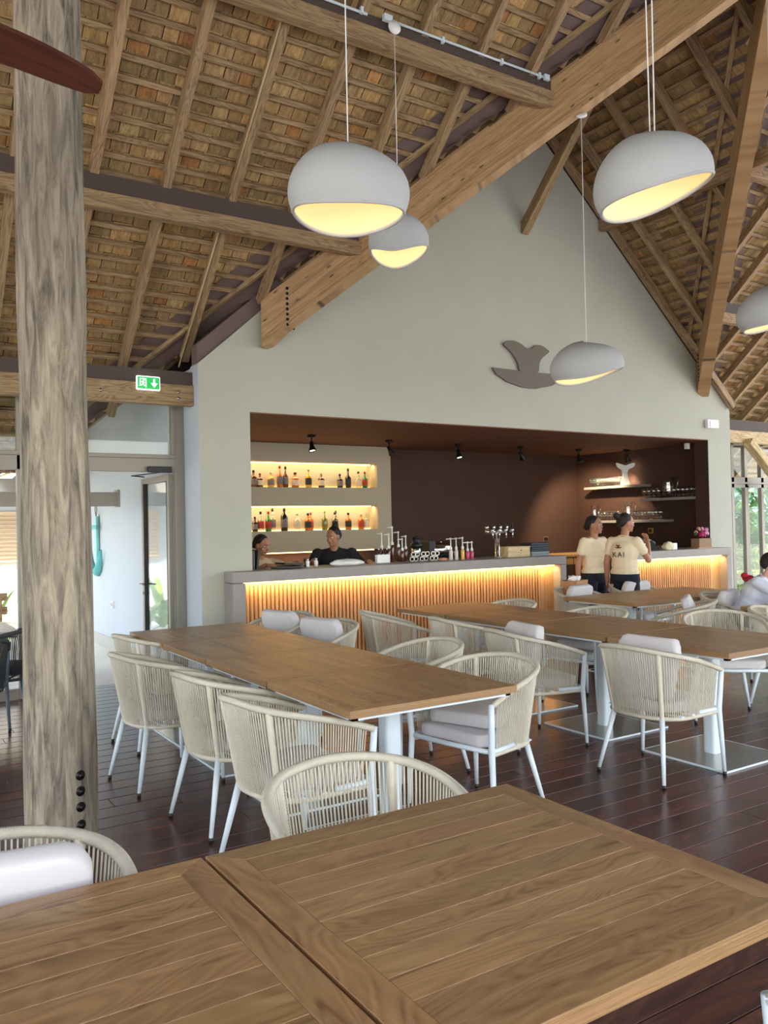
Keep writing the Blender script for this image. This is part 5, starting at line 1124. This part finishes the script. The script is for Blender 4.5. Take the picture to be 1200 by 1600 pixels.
# left outdoors
bg_ = thing('bungalow', 'white bungalow with brown louvred shutters beyond the left windows', 'building', (1.1, 17.5, -.06))
m_ = MB(); m_.b2(-5.5, 2.2, 0, 3, 0, 2.5); m_.obj('wall', M['plaster_white'], bg_)
m_ = MB(); m_.prism([(-6, -1, 2.3), (-6, 1.5, 3.9), (-6, 4, 2.3)], (8.6, 0, 0)); m_.obj('roof', flat('thatch', rgb(200, 190, 170), .9, bump=.4, bscale=20), bg_)
for k, x in enumerate((-3.2, -1.45, 0, 1.2)):
    m_ = MB(); m_.b2(x-.55, x+.55, -.08, -.02, .95, 1.98); f = m_.obj('shutter', flat('shutter_wood', rgb(196, 174, 146), .7) if k == 0 else bpy.data.materials['shutter_wood'], bg_); m_ = MB()
    for i in range(12): m_.box((x, -.1, 1.02+i*.078), (1.0, .05, .012), Matrix.Rotation(.6, 3, 'X'))
    m_.obj('louvre', bpy.data.materials['shutter_wood'], f)
leafy('garden_tree', 'light green tree far left outside, mirrored in the open door', 'tree', (-3.5, 13.5, -.06), 4.5, 1.6, 1.6, 1400, leafm[1], .35, .08, 21)
leafy('garden_tree', 'second tree outdoors far to the left of the open door', 'tree', (-6.5, 10.8, -.06), 4.0, 1.6, 1.6, 1200, leafm[2], .35, .08, 22)
leafy('garden_shrub', 'round shrub outdoors beside the far left table', 'shrub', (-1.2, 12.6, -.06), 1.1, .6, .6, 500, leafm[0], .25, .05, 23)
strap('banana_plant', 'plant with long bright leaves outside the left window', 'plant', (1.0, 12.6, .0), 12, 1.25, leafm[0], 9, None, .06)
strap('banana_plant', 'smaller long leaved plant beside the first outside the left window', 'plant', (1.45, 12.2, -.05), 9, .9, leafm[0], 11, None, .05)
bn = thing('garden_bench', 'brown wooden bench outdoors beyond the far left table', 'bench', (.7, 10.6, -.06))
for z in (.78, .62): m_ = MB(); m_.b2(-.6, .75, 0, .04, z, z+.09); m_.obj('back_slat', M['rafter'], bn)
m_ = MB(); m_.b2(-.6, .75, -.45, 0, .42, .46); m_.obj('seat', M['rafter'], bn)
for x in (-.55, .62): m_ = MB(); m_.b2(x, x+.07, -.02, .05, 0, .85); m_.obj('leg', M['rafter'], bn); m_ = MB(); m_.b2(x, x+.07, -.45, -.38, 0, .44); m_.obj('leg', M['rafter'], bn)
m_ = MB(); m_.b2(-4.4, 1.2, YF+.0, YF+.07, 0, .1); struct(m_.obj('trim_3', M['alu']))
